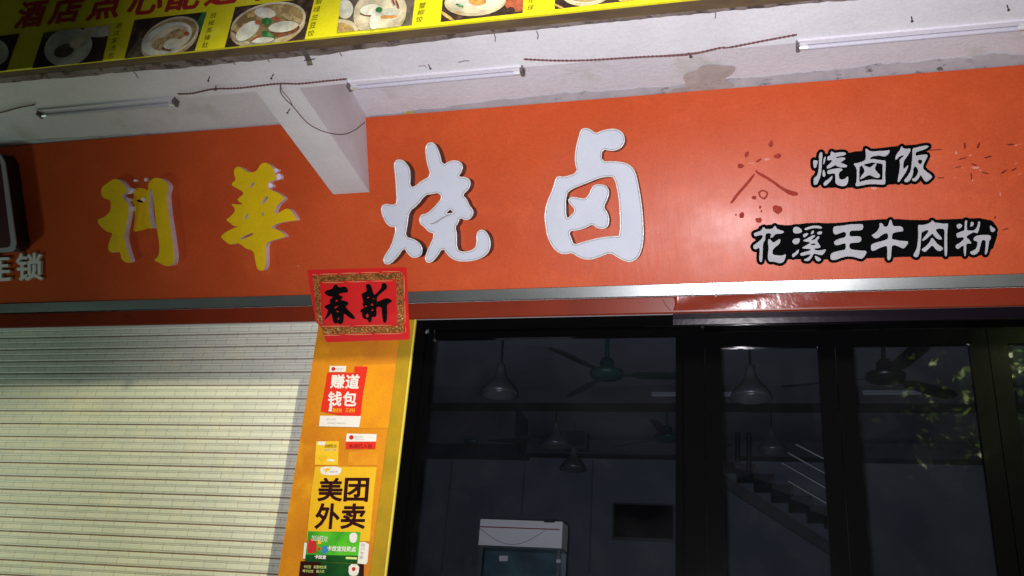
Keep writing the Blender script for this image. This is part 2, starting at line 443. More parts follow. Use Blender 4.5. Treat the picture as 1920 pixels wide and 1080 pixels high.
def clip(poly, quad):      # Sutherland-Hodgman against a convex quad given clockwise on screen
    out = poly
    for i in range(4):
        a = quad[i]; b = quad[(i+1) % 4]; inp = out; out = []
        def sd(p): return (b[0]-a[0])*(p[1]-a[1])-(b[1]-a[1])*(p[0]-a[0])
        for k in range(len(inp)):
            p = inp[k]; q = inp[(k+1) % len(inp)]; dp, dq = sd(p), sd(q)
            if dp >= 0: out.append(p)
            if (dp >= 0) != (dq >= 0):
                t = dp/(dp-dq); out.append((p[0]+(q[0]-p[0])*t, p[1]+(q[1]-p[1])*t))
        if len(out) < 3: return []
    return out

# ================================================================== SETTING
XL, XR = -9.0, 5.0
b = MB(); b.box((-60, -60, -.3), (60, -2.2, -.12), mat('asphalt', (.05,.05,.05), .9, c2=(.07,.07,.07), scale=20)); b.build('road', kind='structure')
b = MB(); b.box((-60, -2.196, -.3), (60, .02, 0), PAVE); b.build('pavement', kind='structure')

# ------------------------------------------------------------------ the building
ZS, ZB = 4.396, 4.006          # soffit height, underside of the edge beam
bld = thing('shop_building', (-1.5, 0, 0), 'white plastered shop building with overhanging beam above the orange signboard', 'building')
s = MB(); s.box((XL, -1.272, ZS), (XR, .06, ZS+.15), SOFFIT); s.build('soffit', bld)
s = MB(); s.box((XL, -1.518, ZB), (XR, -1.272, ZB+.7), PLASTER); s.build('edge_beam', bld)
s = MB()                        # cantilever under the soffit, butting against sign and beam
q0 = PS(625,368,.002); q1 = PS(693,363,.002); tz = lambda z: -(z-3.49)*math.tan(TAU)-.003
s.hexa([(q0.x,tz(ZB),ZB),(q1.x,tz(ZB),ZB),(-2.000,-1.272,ZB+.001),(-2.226,-1.272,ZB+.001)],
       [(q0.x,tz(ZS),ZS),(q1.x,tz(ZS),ZS),(-2.000,-1.272,ZS),(-2.226,-1.272,ZS)], PLASTER); s.build('bracket_beam', bld)
s = MB(); s.box((XL, .062, 3.39), (XR, .30, 7.5), PLASTER); s.build('front_wall', bld)
s = MB(); s.box((XL, -1.518, ZB+.70), (XR, .06, 7.5), PLASTER); s.build('upper_storey', bld)
s = MB(); s.box((-2.40, .05, 0), (-1.885, .30, 3.338), PILL); s.box((-1.885, .046, 0), (-1.806, .30, 3.338), PILL2)
s.box((-1.806, .044, 0), (-1.797, .10, 3.338), EDGE); s.build('pillar', bld)
s = MB(); s.box((3.2, .05, 0), (XR, .30, 3.39), PILL); s.build('pillar', bld)
# room behind the glass
ZC, YB = 4.15, 6.2
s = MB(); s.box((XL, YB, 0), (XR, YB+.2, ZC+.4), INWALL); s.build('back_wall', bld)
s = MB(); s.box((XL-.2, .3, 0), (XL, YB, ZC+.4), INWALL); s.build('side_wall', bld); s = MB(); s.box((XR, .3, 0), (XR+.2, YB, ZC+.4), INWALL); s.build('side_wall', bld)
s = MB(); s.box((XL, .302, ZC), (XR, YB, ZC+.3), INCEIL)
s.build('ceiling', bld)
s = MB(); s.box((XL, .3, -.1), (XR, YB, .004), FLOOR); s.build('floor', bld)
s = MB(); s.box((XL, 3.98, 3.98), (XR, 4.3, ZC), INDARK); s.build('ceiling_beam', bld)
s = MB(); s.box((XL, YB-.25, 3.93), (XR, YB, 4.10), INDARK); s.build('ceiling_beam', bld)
s = MB(); s.hexa([(-2.05,1.0,3.72),(-1.72,1.0,3.72),(-1.72,1.3,3.72),(-2.05,1.3,3.72)], [(-2.35,1.0,ZC),(-1.72,1.0,ZC),(-1.72,1.3,ZC),(-2.35,1.3,ZC)], INWALL); s.build('ceiling_bracket', bld)

# grime along the outer edge of the beam, mottled grey band on the soffit along the signboard, peeled patch
def ragged(pts_top, pts_bot, jag, seed, n=90):
    rnd = random.Random(seed)
    def along(P, t):
        for (x0, y0), (x1, y1) in zip(P, P[1:]):
            if x0 <= t <= x1: return y0+(y1-y0)*(t-x0)/(x1-x0)
        return P[-1][1]
    xa, xb = pts_top[0][0], pts_top[-1][0]; T = []; B = []; e = 0
    for k in range(n+1):
        x = xa+(xb-xa)*k/n; e = e*.6+rnd.uniform(-jag, jag)*.7
        T.append((x, along(pts_top, x))); B.append((x, along(pts_bot, x)+e))
    return T+B[::-1]
def ceil_patch(px, Z, mt, t=.003):
    return [PZ(x, y, Z) for x, y in px]
def zprism(mb, P, mt, t):
    n = len(P); T = [(p[0], p[1], p[2]+t) for p in P]
    mb.raw(P, [tuple(range(n))], mt); mb.raw(list(P)+T, [(i, (i+1) % n, n+(i+1) % n, n+i) for i in range(n)], mt)
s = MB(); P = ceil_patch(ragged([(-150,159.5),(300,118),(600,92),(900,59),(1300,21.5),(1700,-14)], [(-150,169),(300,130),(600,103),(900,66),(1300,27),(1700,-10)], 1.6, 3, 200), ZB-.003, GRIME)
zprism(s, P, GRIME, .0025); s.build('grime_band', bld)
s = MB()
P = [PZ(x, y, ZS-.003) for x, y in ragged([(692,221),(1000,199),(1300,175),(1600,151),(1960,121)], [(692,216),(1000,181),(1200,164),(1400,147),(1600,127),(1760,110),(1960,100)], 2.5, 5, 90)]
P = [Vector((p[0], min(p[1], -.418), p[2])) for p in P]; zprism(s, P, SOFFIT_GREY, .0025)
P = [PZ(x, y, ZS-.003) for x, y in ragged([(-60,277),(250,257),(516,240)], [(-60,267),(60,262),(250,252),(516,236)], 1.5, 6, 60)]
P = [Vector((p[0], min(p[1], -.418), p[2])) for p in P]; zprism(s, P, SOFFIT_GREY, .0025)
s.build('soffit_grey', bld)
patch = [tr((1200,0,2.667), '135,475 150,452 200,435 235,440 225,410 212,380 240,362 290,350 300,330 360,320 420,328 475,330 480,350 455,378 425,390 430,405 470,420 475,435 400,448 300,462 200,470')]
s = MB(); emboss(s, field(patch, step=1.2), 0, 0, PEEL, PEEL, mapf=lambda x, y: PZ(x, y, ZS-.006)); s.build('peeled_patch', bld)
for q, m_ in ((ell(768,213,9,5,-5), REMNANT_), (ell(1795,122,30,6,-8), SOFFIT_GREY), (ell(1856,110,40,8,-8), SOFFIT_GREY), (ell(1762,129,6,4), GRIME)):
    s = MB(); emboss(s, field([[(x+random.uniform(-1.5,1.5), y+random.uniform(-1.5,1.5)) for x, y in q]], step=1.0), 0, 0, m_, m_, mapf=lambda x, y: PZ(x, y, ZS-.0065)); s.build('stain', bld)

# ================================================================== SIGNBOARD
sg = thing('signboard', (-1.5, 0, 3.34), 'long orange signboard with steel strip along its lower edge', 'signboard')
s = MB()
joints = [-8.9, 4.9]
for a, c in zip(joints, joints[1:]):
    s.hexa([SP(a+.0006,.002,0),SP(c-.0006,.002,0),SP(c-.0006,.002,-.045),SP(a+.0006,.002,-.045)], [SP(a+.0006,1.002,0),SP(c-.0006,1.002,0),SP(c-.0006,.98,-.045),SP(a+.0006,.98,-.045)], ORANGE)
s.build('panel', sg)
s = MB()                        # steel strip leaning with the board
prof = [SP(0,.0015,.001), SP(0,.0,.013), SP(0,-.058,.014), SP(0,-.064,.008), SP(0,-.064,-.03), SP(0,.0015,-.03)]
V = [Vector((x, p.y, p.z)) for x in (-8.9, 4.9) for p in prof]; n = len(prof)
s.raw(V, [(i, (i+1) % n, n+(i+1) % n, n+i) for i in range(n)], STEEL)
s.build('steel_strip', sg)
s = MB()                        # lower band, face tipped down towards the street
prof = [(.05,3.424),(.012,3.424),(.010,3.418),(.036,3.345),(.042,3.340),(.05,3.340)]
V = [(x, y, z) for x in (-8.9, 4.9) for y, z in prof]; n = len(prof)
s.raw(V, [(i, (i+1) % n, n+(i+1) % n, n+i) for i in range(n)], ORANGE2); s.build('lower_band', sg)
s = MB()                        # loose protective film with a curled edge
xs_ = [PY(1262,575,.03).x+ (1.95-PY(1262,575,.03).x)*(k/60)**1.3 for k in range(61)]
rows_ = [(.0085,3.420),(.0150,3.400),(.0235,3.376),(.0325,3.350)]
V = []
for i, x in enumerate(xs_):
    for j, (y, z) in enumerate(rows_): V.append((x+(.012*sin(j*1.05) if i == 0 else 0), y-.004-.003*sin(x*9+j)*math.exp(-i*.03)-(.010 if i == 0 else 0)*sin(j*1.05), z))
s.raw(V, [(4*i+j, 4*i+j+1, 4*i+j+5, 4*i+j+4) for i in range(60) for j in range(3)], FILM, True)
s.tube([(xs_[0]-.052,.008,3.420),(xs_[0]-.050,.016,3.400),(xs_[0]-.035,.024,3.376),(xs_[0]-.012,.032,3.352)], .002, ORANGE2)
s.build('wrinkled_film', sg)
s = MB(); s.tube([PY(212,578,.018), PY(225,587,.018), PY(243,597,.018)], [.001,.003,.002], RESID2); s.build('crack', sg)
for x in (1299, 1342):
    s = MB(); s.tube([PY(x,551,.004), PY(x,556.5,.004)], .005, CAPM); s.build('screw', sg)

# left-over glue of characters that were taken off
VT = (1340, 250, 5.4)
def blob(x, y, rx, ry, rot, seed, view=VT):
    r = random.Random(seed); p = ell(x, y, rx, ry, rot, 11)
    return chaikin([(view[0]+(x+(a-x)*r.uniform(.75,1.25))/view[2], view[1]+(y+(c-y)*r.uniform(.75,1.25))/view[2]) for a, c in p], 1)
dark = [tr(VT, '155,705 230,600 330,490 395,410 412,412 350,505 250,610 180,708'), tr(VT, '415,362 428,385 520,430 580,470 690,550 760,580 845,600 840,630 770,630 680,570 560,480 420,405')]
for k, a in enumerate(((570,110,20,32,10),(325,215,18,28,30),(265,330,32,20,0),(640,230,36,22,-10),(445,275,34,10,-30),(400,650,20,16,10),(460,748,10,14,0),(472,788,8,9,0),(275,830,26,30,0),(445,880,32,26,10),(635,770,48,40,20),(215,825,7,7,0))):
    dark.append(blob(*a, k))
ring = blob(490, 620, 50, 46, 10, 50)
cx = sum(p[0] for p in ring)/len(ring); cy = sum(p[1] for p in ring)/len(ring)
for q in dark:
    s = MB(1); emboss(s, field([q], step=.6, pad=3, grow=.6), -.0012, 0, RESID, RESID); s.build('residue_mark', sg)
s = MB(1); emboss(s, field([ring], [[(cx+(x-cx)*.62, cy+(y-cy)*.62) for x, y in ring]], step=.6, pad=3), -.0012, 0, RESID, RESID); s.build('residue_mark', sg)
VU = (1720, 240, 5.4)
lines = ['120,222 240,212 243,220 125,230','470,150 485,150 492,185 480,220 474,190','600,200 615,165 630,140 634,160 620,205','410,318 440,308 495,295 498,303 430,322','680,300 720,285 750,280 748,292 690,308','545,358 575,362 605,378 600,384 560,372','385,396 440,386 442,394 392,402','640,440 680,450 722,460 720,468 680,463','538,460 550,455 555,520 547,524','210,500 270,502 268,510 215,508','900,165 960,158 985,165 940,176','840,460 880,430 910,418 905,430 870,458','780,900 795,890 792,920 782,918','860,1030 920,1010 922,1018 868,1038','950,430 1000,400 1005,410 960,438']
for q in lines:
    s = MB(1); emboss(s, field([tr(VU, q, 0)], step=.5, pad=3, grow=.25), -.0012, 0, RESID2, RESID2); s.build('scratch', sg)
pale = [blob(530,262,34,14,-10,90), blob(370,300,40,7,0,91), blob(445,447,7,5,0,92)]
for k, a in enumerate(((150,308,20,5,-10),(395,250,12,20,0),(535,278,18,9,-10),(465,405,10,6,0),(485,430,12,6,-30),(590,402,44,14,0),(640,428,12,8,0),(380,500,18,6,-20),(1000,175,22,9,-20),(1040,165,18,5,-10),(905,350,12,5,0),(1000,360,26,5,-20),(560,530,8,16,0),(840,670,9,22,0),(1040,465,30,4,-15))):
    pale.append(blob(*a, 200+k, VU))
pale += [ell(559,498.5,3.2,1,5,8), ell(1639,352,6,4,0,9)]
for q in pale:
    f = field([q], step=.4, pad=3, grow=-.3)
    if (f[2] > 0).any(): s = MB(1); emboss(s, f, -.0014, 0, WSPEC, WSPEC); s.build('pale_fleck', sg)

# ------------------------------------------------------------------ large illuminated letters
GL = 'large characters on the orange signboard'
V1 = (690, 240, 3.857)
SHAO = [tr(V1, '187,270 195,238 225,225 262,235 298,280 310,320 306,430 350,415 380,385 455,345 425,255 412,160 425,112 465,100 495,125 520,180 540,268 590,238 640,232 678,250 690,285 672,330 655,352 700,352 738,370 745,410 725,450 685,485 715,510 735,560 762,590 765,625 740,660 705,668 665,650 655,690 632,715 645,760 645,875 680,895 740,888 775,865 785,830 783,770 800,740 830,732 860,752 885,800 890,850 875,900 830,940 760,962 680,968 620,955 575,920 542,868 500,935 455,978 420,970 410,940 425,895 485,765 440,755 405,715 375,695 370,655 385,625 430,617 490,560 535,505 512,470 460,480 415,485 360,560 300,605 288,700 272,785 330,800 375,830 398,870 390,920 350,942 310,935 280,900 262,868 220,930 165,985 125,988 108,960 120,920 170,850 205,715 165,718 130,690 105,640 93,590 100,560 130,547 180,555 208,545 203,440 195,330')]
SHAOH = [tr(V1, '568,617 595,590 620,612', 0)]
def big(name, polys, holes, YF, dep, fm, sm, label, rim=0, extra_mt=None):
    f = field(polys, holes, step=.9, pad=5)
    t = MB(1); emboss(t, f, YF, dep, fm, sm, rim, .005 if rim else 0, RIM)
    return t.build(name, label=label, cat='sign letter', group=GL)
o = big('sign_letter', SHAO, SHAOH, -.074, .073, WHITE_ACR, DARKSIDE, 'white acrylic brush character with dark sides reading 烧, third large character from the left', 3.2)
s = MB(1); emboss(s, field([tr(V1, '445,690 480,683 520,655 560,632 600,622 602,630 565,642 525,667 485,694 450,698')], step=.7), -.0755, 0, SILVER, SILVER); s.build('groove', o)
V2 = (1000, 220, 3.6)
LU = [tr(V2, '300,150 318,85 345,70 385,78 420,108 460,90 520,75 570,80 608,105 622,150 610,190 575,220 530,230 465,215 462,298 550,295 620,305 665,330 692,370 710,450 730,560 742,680 748,800 735,890 710,950 660,980 610,970 560,940 520,915 460,940 380,965 310,950 262,915 220,925 175,920 130,880 95,810 78,720 75,640 95,560 130,485 150,410 170,395 210,402 298,372 280,310 280,250 290,190')]
LUH = [tr(V2, '222,520 260,485 350,450 450,410 520,400 545,410 565,480 580,580 588,800 540,800 450,810 350,835 275,860 262,825 240,770 300,765 360,745 400,722 430,750 480,755 508,735 515,690 505,645 475,605 500,560 515,510 505,470 470,452 420,450 395,470 375,520 350,550 310,542 260,535 232,552 240,580 285,625 255,660 222,685')]
o = big('sign_letter', LU, LUH, -.074, .073, WHITE_ACR, DARKSIDE, 'white acrylic boxy character reading 卤, right-hand one of the two large white characters', 3.2)
V3 = (170, 320, 6)
LI = [tr(V3, '115,240 130,180 190,140 255,92 310,100 370,145 410,215 400,250 360,275 345,290 385,330 415,370 430,430 425,500 415,540 400,620 380,720 380,780 400,860 430,950 455,1025 420,1038 370,1020 340,980 335,915 280,915 230,925 195,890 200,830 230,740 250,700 190,690 120,640 65,555 150,525 210,470 230,420 225,325 170,320 130,290'),
      tr(V3, '640,190 660,120 700,88 740,80 800,90 850,130 880,170 870,220 855,270 865,400 885,560 910,700 930,850 945,960 935,1050 880,1078 820,1065 760,1030 705,1005 760,970 775,900 770,800 750,690 735,590 720,450 710,340 690,220 665,200'),
      tr(V3, '640,200 668,205 655,330 655,480 685,620 695,650 640,650 610,610 610,480 615,300')]
t = MB(1); emboss(t, field(LI, step=1.2, pad=5), -.046, .045, YELLOW, WHITESIDE)
o = t.build('sign_letter', label='broken yellow character with white sides and missing middle strokes, leftmost large character', cat='sign letter', group=GL)
s = MB(1); emboss(s, field([tr(V3, '470,215 530,195 585,195 640,215 640,650 600,665 470,695 490,600 500,500 490,400 470,330 490,290')], step=1.2), -.006, .005, REMNANT, REMNANT); s.build('stroke_remnant', o)
s = MB(1); emboss(s, field([tr(V3, '510,340 545,320 560,335 580,340 595,360 550,358')], step=.6), -.008, 0, BLACKV, BLACKV); s.build('hole', o)
for q in ([blob(440,225,40,32,0,301,V3), blob(415,330,34,26,20,302,V3), blob(460,430,32,30,0,303,V3), blob(500,112,20,14,0,304,V3), blob(618,102,16,20,20,305,V3), blob(592,325,20,20,0,306,V3), blob(370,296,26,8,0,307,V3)]):
    s = MB(1); emboss(s, field([q], step=.8), -.024, .02, WHITESIDE, WHITESIDE); s.build('foam_remnant', o)
V4 = (400, 290, 4.911)
HUA = [tr(V4, '65,755 110,715 180,680 240,660 190,660 150,625 113,600 160,570 200,520 195,490 160,452 210,458 280,460 225,425 225,405 290,355 230,315 175,290 168,262 210,235 185,165 200,120 235,108 270,125 300,155 345,165 395,155 430,95 465,72 500,80 545,115 560,160 580,200 575,235 510,250 498,290 520,325 590,345 660,400 630,430 590,460 555,540 600,540 640,510 690,492 720,520 780,605 700,612 600,630 550,655 530,675 590,690 640,720 670,755 600,775 530,795 485,815 482,900 485,1000 470,1060 430,1072 400,1045 385,970 372,885 300,865 240,815 200,818 150,830 100,790')]
HUAH = [tr(V4, '235,785 290,745 360,718 370,735 330,755 280,775'), tr(V4, '330,300 358,258 385,248 358,302'), tr(V4, '438,450 482,385 515,383 466,455'), tr(V4, '282,594 308,542 325,542 307,598'), tr(V4, '438,550 452,520 472,568')]
o = big('sign_letter', HUA, HUAH, -.046, .045, YELLOW, WHITESIDE, 'whole yellow brush character with white sides reading 華, second large character from the left')
for q in (blob(575,145,24,20,0,311,V4), blob(606,205,22,28,0,312,V4), blob(525,285,26,24,0,313,V4)):
    s = MB(1); emboss(s, field([q], step=.8), -.030, .029, WHITESIDE, WHITESIDE); s.build('foam_remnant', o)

# ------------------------------------------------------------------ small black-backed lettering
A = (1500, 260, 10.8); B_ = (1590, 250, 9.818); C_ = (1400, 410, 12); D_ = (1550, 405, 12); E_ = (1705, 400, 10.667)
row1 = [
 ([tr(A, q) for q in ('268,440 300,435 358,450 350,500 325,580 300,598 275,575','385,330 405,290 430,268 450,290 455,340 440,450 438,600 420,720 400,800 345,930 290,935 275,900 280,800 340,760 370,680 385,560 388,440','480,400 515,355 520,400 490,510 468,520 480,450','465,640 485,630 515,710 510,760 480,775 455,740 460,680','640,250 700,300 760,280 900,275 930,300 900,340 780,355 730,370 730,405 790,385 900,380 920,405 880,445 810,475 870,510 940,535 958,560 920,580 820,580 760,560 720,530 680,550 600,595 545,605 545,560 600,510 660,450 640,425 570,440 550,420 560,365 620,340 625,290','555,650 640,620 760,600 850,605 858,640 790,675 780,760 800,820 860,835 920,810 955,770 975,770 975,850 950,930 900,960 840,960 760,935 720,900 720,800 715,700 640,700 580,720 552,690','660,740 650,810 600,880 530,945 490,948 475,910 500,870 580,820')], [], []),
 ([tr(B_, '320,285 345,285 405,335 500,335 560,325 680,325 775,305 745,380 700,415 650,425 580,405 510,410 430,430 405,455 415,480 480,475 560,490 640,500 695,500 690,620 680,760 690,930 640,945 500,930 350,935 250,960 145,975 140,940 160,880 165,760 165,640 110,575 115,555 200,545 320,500 335,420')],
  [tr(B_, '212,620 250,590 280,575 440,535 530,545 600,550 640,570 640,700 635,855 560,860 450,850 330,865 207,900 205,820 205,700', 0)],
  [tr(B_, '255,580 290,585 385,632 430,620 480,570 525,545 515,590 485,650 530,710 600,780 560,820 500,815 400,760 330,790 225,855 230,810 310,710 300,660')]),
 ([tr(B_, '870,450 900,380 950,320 990,230 1010,280 1080,290 1140,275 1150,310 1120,380 1060,460 1020,520 1010,650 1040,655 1105,580 1105,620 1060,720 990,820 940,895 912,890 930,800 950,680 960,560 950,490 985,455 1040,410 1000,400 940,430 880,495'),
   tr(B_, '1185,280 1250,265 1340,240 1450,225 1495,235 1440,280 1360,310 1260,340 1240,370 1250,420 1320,400 1420,390 1470,400 1440,470 1390,570 1375,640 1430,700 1555,785 1530,830 1440,900 1400,860 1340,750 1300,830 1250,885 1200,880 1175,840 1240,820 1300,710 1280,640 1240,600 1200,640 1200,720 1180,800 1120,890 1060,900 1030,870 1100,790 1160,690 1175,560 1190,400')],
  [tr(B_, '1280,500 1320,480 1370,490 1365,540 1335,580 1295,550')], [])]
row2 = [
 ([tr(C_, '165,330 200,315 330,270 375,180 425,235 520,240 600,220 630,155 665,190 670,230 760,260 845,290 800,335 680,335 630,360 590,410 545,435 530,425 555,370 545,325 440,325 420,370 415,480 365,550 360,700 350,900 340,970 310,975 285,940 285,820 300,720 285,640 200,695 150,660 150,600 260,530 340,460 370,400 360,370 300,365 190,400 165,365'),
   tr(C_, '490,470 520,455 560,500 590,550 680,500 735,455 760,480 740,560 640,640 580,700 575,780 600,815 700,830 800,835 885,795 870,880 830,970 760,1005 680,985 600,960 520,970 485,920 480,800 500,640 480,540')], [], []),
 ([tr(C_, q) for q in ('1050,220 1080,185 1150,190 1220,230 1255,285 1200,320 1130,335 1060,320 1045,270','1030,490 1080,450 1195,440 1190,510 1150,570 1080,575 1035,540','1025,795 1060,790 1180,680 1165,760 1110,820 1050,870 1030,855','1295,225 1380,190 1500,158 1600,158 1690,185 1700,210 1640,222 1540,205 1440,220 1330,262','1465,280 1515,265 1510,310 1480,345 1440,350','1580,320 1640,285 1695,290 1690,340 1640,355 1590,345','1270,350 1385,320 1370,370 1300,420 1275,405','1265,490 1340,460 1440,400 1510,370 1545,375 1500,430 1440,480 1480,490 1560,450 1590,400 1640,405 1620,450 1575,490 1620,560 1665,640 1620,660 1510,670 1530,700 1600,720 1700,710 1790,685 1760,750 1700,820 1650,815 1560,790 1500,785 1460,880 1400,950 1330,950 1275,930 1380,880 1430,830 1440,800 1380,800 1280,830 1220,830 1200,790 1260,760 1400,730 1450,700 1440,680 1340,675 1260,670 1250,650 1330,610 1440,540 1420,525 1300,510','1525,830 1600,860 1670,900 1660,940 1610,960 1560,930')],
  [tr(C_, '1415,600 1490,550 1550,565 1560,590 1480,600')], []),
 ([tr(D_, '145,300 165,240 220,232 350,220 520,190 700,185 790,183 820,210 820,270 790,315 700,325 560,325 515,350 508,420 520,458 600,462 700,455 770,470 780,520 760,575 700,595 560,600 510,620 505,700 530,745 620,765 750,780 910,785 870,880 800,960 760,960 640,920 500,900 380,920 200,985 110,990 85,930 90,850 200,805 340,775 420,760 435,700 430,620 400,608 330,630 240,660 190,645 165,600 180,560 300,510 400,485 435,455 440,390 410,350 330,370 210,418 165,400 148,350')], [], []),
 ([tr(D_, '1010,430 1080,400 1150,330 1195,240 1190,170 1220,155 1260,180 1285,240 1340,245 1385,225 1410,130 1435,75 1465,120 1485,225 1540,235 1660,230 1710,260 1725,330 1690,345 1580,355 1490,380 1470,430 1465,510 1490,530 1580,545 1700,565 1845,570 1800,660 1730,735 1680,715 1600,670 1500,650 1460,680 1455,800 1440,960 1400,1000 1365,970 1368,800 1365,680 1320,670 1200,710 1060,785 1005,770 1000,700 1010,635 1150,590 1320,545 1385,510 1390,440 1370,385 1300,390 1220,440 1150,500 1090,500 1050,470')], [], []),
 ([tr(E_, '172,250 200,230 260,240 360,215 430,180 460,135 500,185 600,200 700,210 770,200 770,260 755,400 755,600 755,800 735,870 710,840 705,700 705,500 710,340 680,305 600,300 515,320 560,390 620,460 655,510 630,525 560,510 500,450 460,395 420,440 340,510 280,550 255,535 310,460 380,380 390,325 300,350 240,380 235,480 225,600 215,720 180,850 140,885 85,850 85,820 150,720 175,560 185,400'),
   tr(E_, '445,490 480,510 560,620 680,690 650,740 590,755 540,730 460,630 400,690 310,780 250,740 260,710 350,650 420,560')], [], []),
 ([tr(E_, q) for q in ('950,230 1000,205 1060,235 1040,280 990,312 955,280','1120,140 1155,140 1145,240 1150,345 1200,345 1280,350 1330,320 1370,240 1385,155 1415,170 1410,250 1370,395 1330,390 1280,370 1240,400 1150,445 1140,490 1200,530 1245,605 1190,600 1135,610 1135,700 1125,850 1110,860 1090,770 1095,640 1050,650 980,715 940,700 925,640 1000,600 1090,530 1095,480 1040,475 960,490 945,440 950,400 1040,365 1110,345 1110,240','1230,180 1260,165 1290,200 1270,250 1210,268 1235,225','1615,235 1650,265 1725,325 1690,365 1650,375 1625,340','1285,500 1340,450 1440,435 1600,435 1635,470 1620,530 1595,540 1580,650 1560,780 1520,835 1515,790 1530,650 1535,545 1470,525 1440,560 1415,680 1380,780 1310,830 1240,820 1210,770 1280,750 1350,700 1375,560 1340,555 1290,540')], [], [])]
def lettering(name, row, bands, label, c):
    root = thing(name, c, label, 'sign lettering')
    allp = [p for P, H, X in row for p in P+X]
    f = field(allp, step=1.4, pad=14, grow=5.6)
    g = np.full(f[2].shape, -1e9); X, Y = np.meshgrid(f[0], f[1])
    for q in bands: g = np.maximum(g, poly_dist(X, Y, [chaikin(q, 1)]))
    s = MB(1); emboss(s, (f[0], f[1], np.maximum(f[2], g)), -.010, .0095, BLACKV, BLACKV); s.build('backing', root)
    for P, H, X_ in row:
        s = MB(1); emboss(s, field(P, H, X_, step=.8, pad=3, grow=.25), -.016, .0055, SMALLW, SMALLW); s.build('letter', root)
lettering('small_lettering', row1, [[(1532,300),(1600,284),(1618,283),(1660,276),(1700,272),(1735,270),(1732,342),(1700,343),(1612,352),(1530,352)]], 'short upper row of grey characters on black backing reading 烧卤饭', PS(1640,310,0))
lettering('small_lettering', row2, [[(1414,425),(1452,420),(1480,423),(1520,417),(1560,419),(1620,413),(1670,410),(1720,413),(1780,411),(1855,408),(1874,430),(1858,478),(1782,482),(1720,481),(1640,484),(1560,487),(1484,486),(1420,488)]], 'long lower row of grey characters on black backing reading 花溪王牛肉粉', PS(1640,450,0))

# ------------------------------------------------------------------ neighbouring box sign and its letters at the left edge
ns = thing('box_sign', PS(-60,380,0), 'dark box sign with silver rim cut off at the left edge', 'box sign')
outer = [(-170,298),(0,290),(9,305),(30,455),(28,466),(22,472),(-170,486)]
inner = [(-163,306),(-3,299),(2,308),(20,452),(19,461),(14,464),(-163,477)]
s = MB(1); s.prism([s.P(x, y, -.115) for x, y in outer], .114, BLK); s.build('housing', ns)
s = MB(1); s.prism([s.P(x, y, -.119) for x, y in inner], .0035, DARKFACE); s.build('face', ns)
s = MB(1)
for a in range(len(outer)-1):
    q = [outer[a], outer[a+1], inner[a+1], inner[a]]
    s.prism([s.P(x, y, -.124) for x, y in q], .0088, SILVER)
s.build('rim', ns)
s = MB(1); bold_glyph(s, '连', [(-42,478),(21,476),(21,528),(-42,530)], -.022, S_WH, 1.0, .021, S_WH, .8)
s.build('small_sign_letter', label='small white raised character cut off by the left edge of the photo', cat='sign letter')
s = MB(1); bold_glyph(s, '锁', [(29,474),(80,473),(80,526),(29,528)], -.022, S_WH, 1.0, .021, S_WH, .8)
s.build('small_sign_letter', label='small white raised character reading 锁 under the dark box sign', cat='sign letter')

# ================================================================== BANNER
YBN = -1.606
bn = thing('banner_sign', (-1.8, YBN, ZB), 'yellow food menu banner box along the top of the photo', 'banner')
s = MB()
zb0 = ZB+.001
s.box((-6, YBN, zb0), (1.6, YBN+.012, 5.3), BANY); s.build('panel', bn)
s = MB(); s.box((-6, YBN+.0122, zb0-.002), (1.6, -1.519, zb0+.03), WOOD); s.box((-6, YBN+.0122, 5.27), (1.6, -1.519, 5.3), WOOD); s.build('wooden_frame', bn)
LY = lambda k: YBN-.0012*(k+1)
def picture(quad, shapes):
    s = MB(); s.flat(quad, LY(0), FOOD['dark'])
    for k, (pts, mk) in enumerate(shapes):
        c = clip(pts, quad)
        if c: s.prism([PY(x, y, LY(0)-.0007*(k+1)) for x, y in c], .0003, FOOD[mk] if isinstance(mk, str) else mk)
    s.build('menu_picture', bn)
def steamer(cx, cy, rx, ry, rot, inner='inner'):
    return [(ell(cx-1, cy+ry*.22, rx, ry, rot), 'bowl'), (ell(cx, cy, rx, ry, rot), 'rim'), (ell(cx, cy, rx*.93, ry*.9, rot), inner)]
picture([(-30,71),(36,63),(12,132),(-60,140)], [(ell(-8,98,24,24,0), 'dumpling')])
picture([(82,61),(207,47),(192,114),(60,128)], [(ell(190,55,34,14,-8), 'dumpling'), (ell(96,63,16,9,-8), 'stone'), (ell(128,88,46,35,-20), 'dumpling'), (ell(120,95,20,12,-20), 'stone'), (ell(146,80,16,10,-20), 'rim')])
picture([(252,37),(388,22),(365,95),(233,110)], [([(380,22),(390,22),(375,60),(368,44)], 'green'), ([(233,110),(262,70),(285,80),(280,108)], 'stone')]+steamer(319,68,57,32,-24)+[(ell(313,73,50,27,-24), 'dumpling'), (ell(318,70,38,19,-22), 'rim'), (ell(306,82,22,12,-10), 'filling'), (ell(330,66,22,10,-20), 'filling'), (ell(312,92,10,3,12), 'shadow'), (ell(350,63,5,4,0), 'meat'), (ell(322,82,16,9,-20), 'dumpling')])
picture([(441,13),(590,-5),(571,74),(421,89)], steamer(503,43,72,37,-14)+[(ell(462,48,8,4,25), 'bamboo'), (ell(474,26,12,5,-25), 'bamboo'), (ell(446,58,9,4,25), 'bamboo'), (ell(441,61,9,1.6,28), 'shadow'), (ell(533,58,30,9,-14), 'shadow'), (ell(503,67,14,7,30), 'green'), (ell(464,58,26,13,-38), 'dumpling'), (ell(497,24,20,10,8), 'dumpling'), (ell(531,50,28,10,-8), 'dumpling'), (ell(492,75,22,5,-5), 'dumpling'), (ell(548,34,20,5,20), 'filling'), (ell(518,35,10,3,10), 'meat'), (ell(500,40,10,7,0), 'green'), (ell(484,42,6,4,0), 'meat'), (ell(480,70,14,1.6,-35), 'meat')])
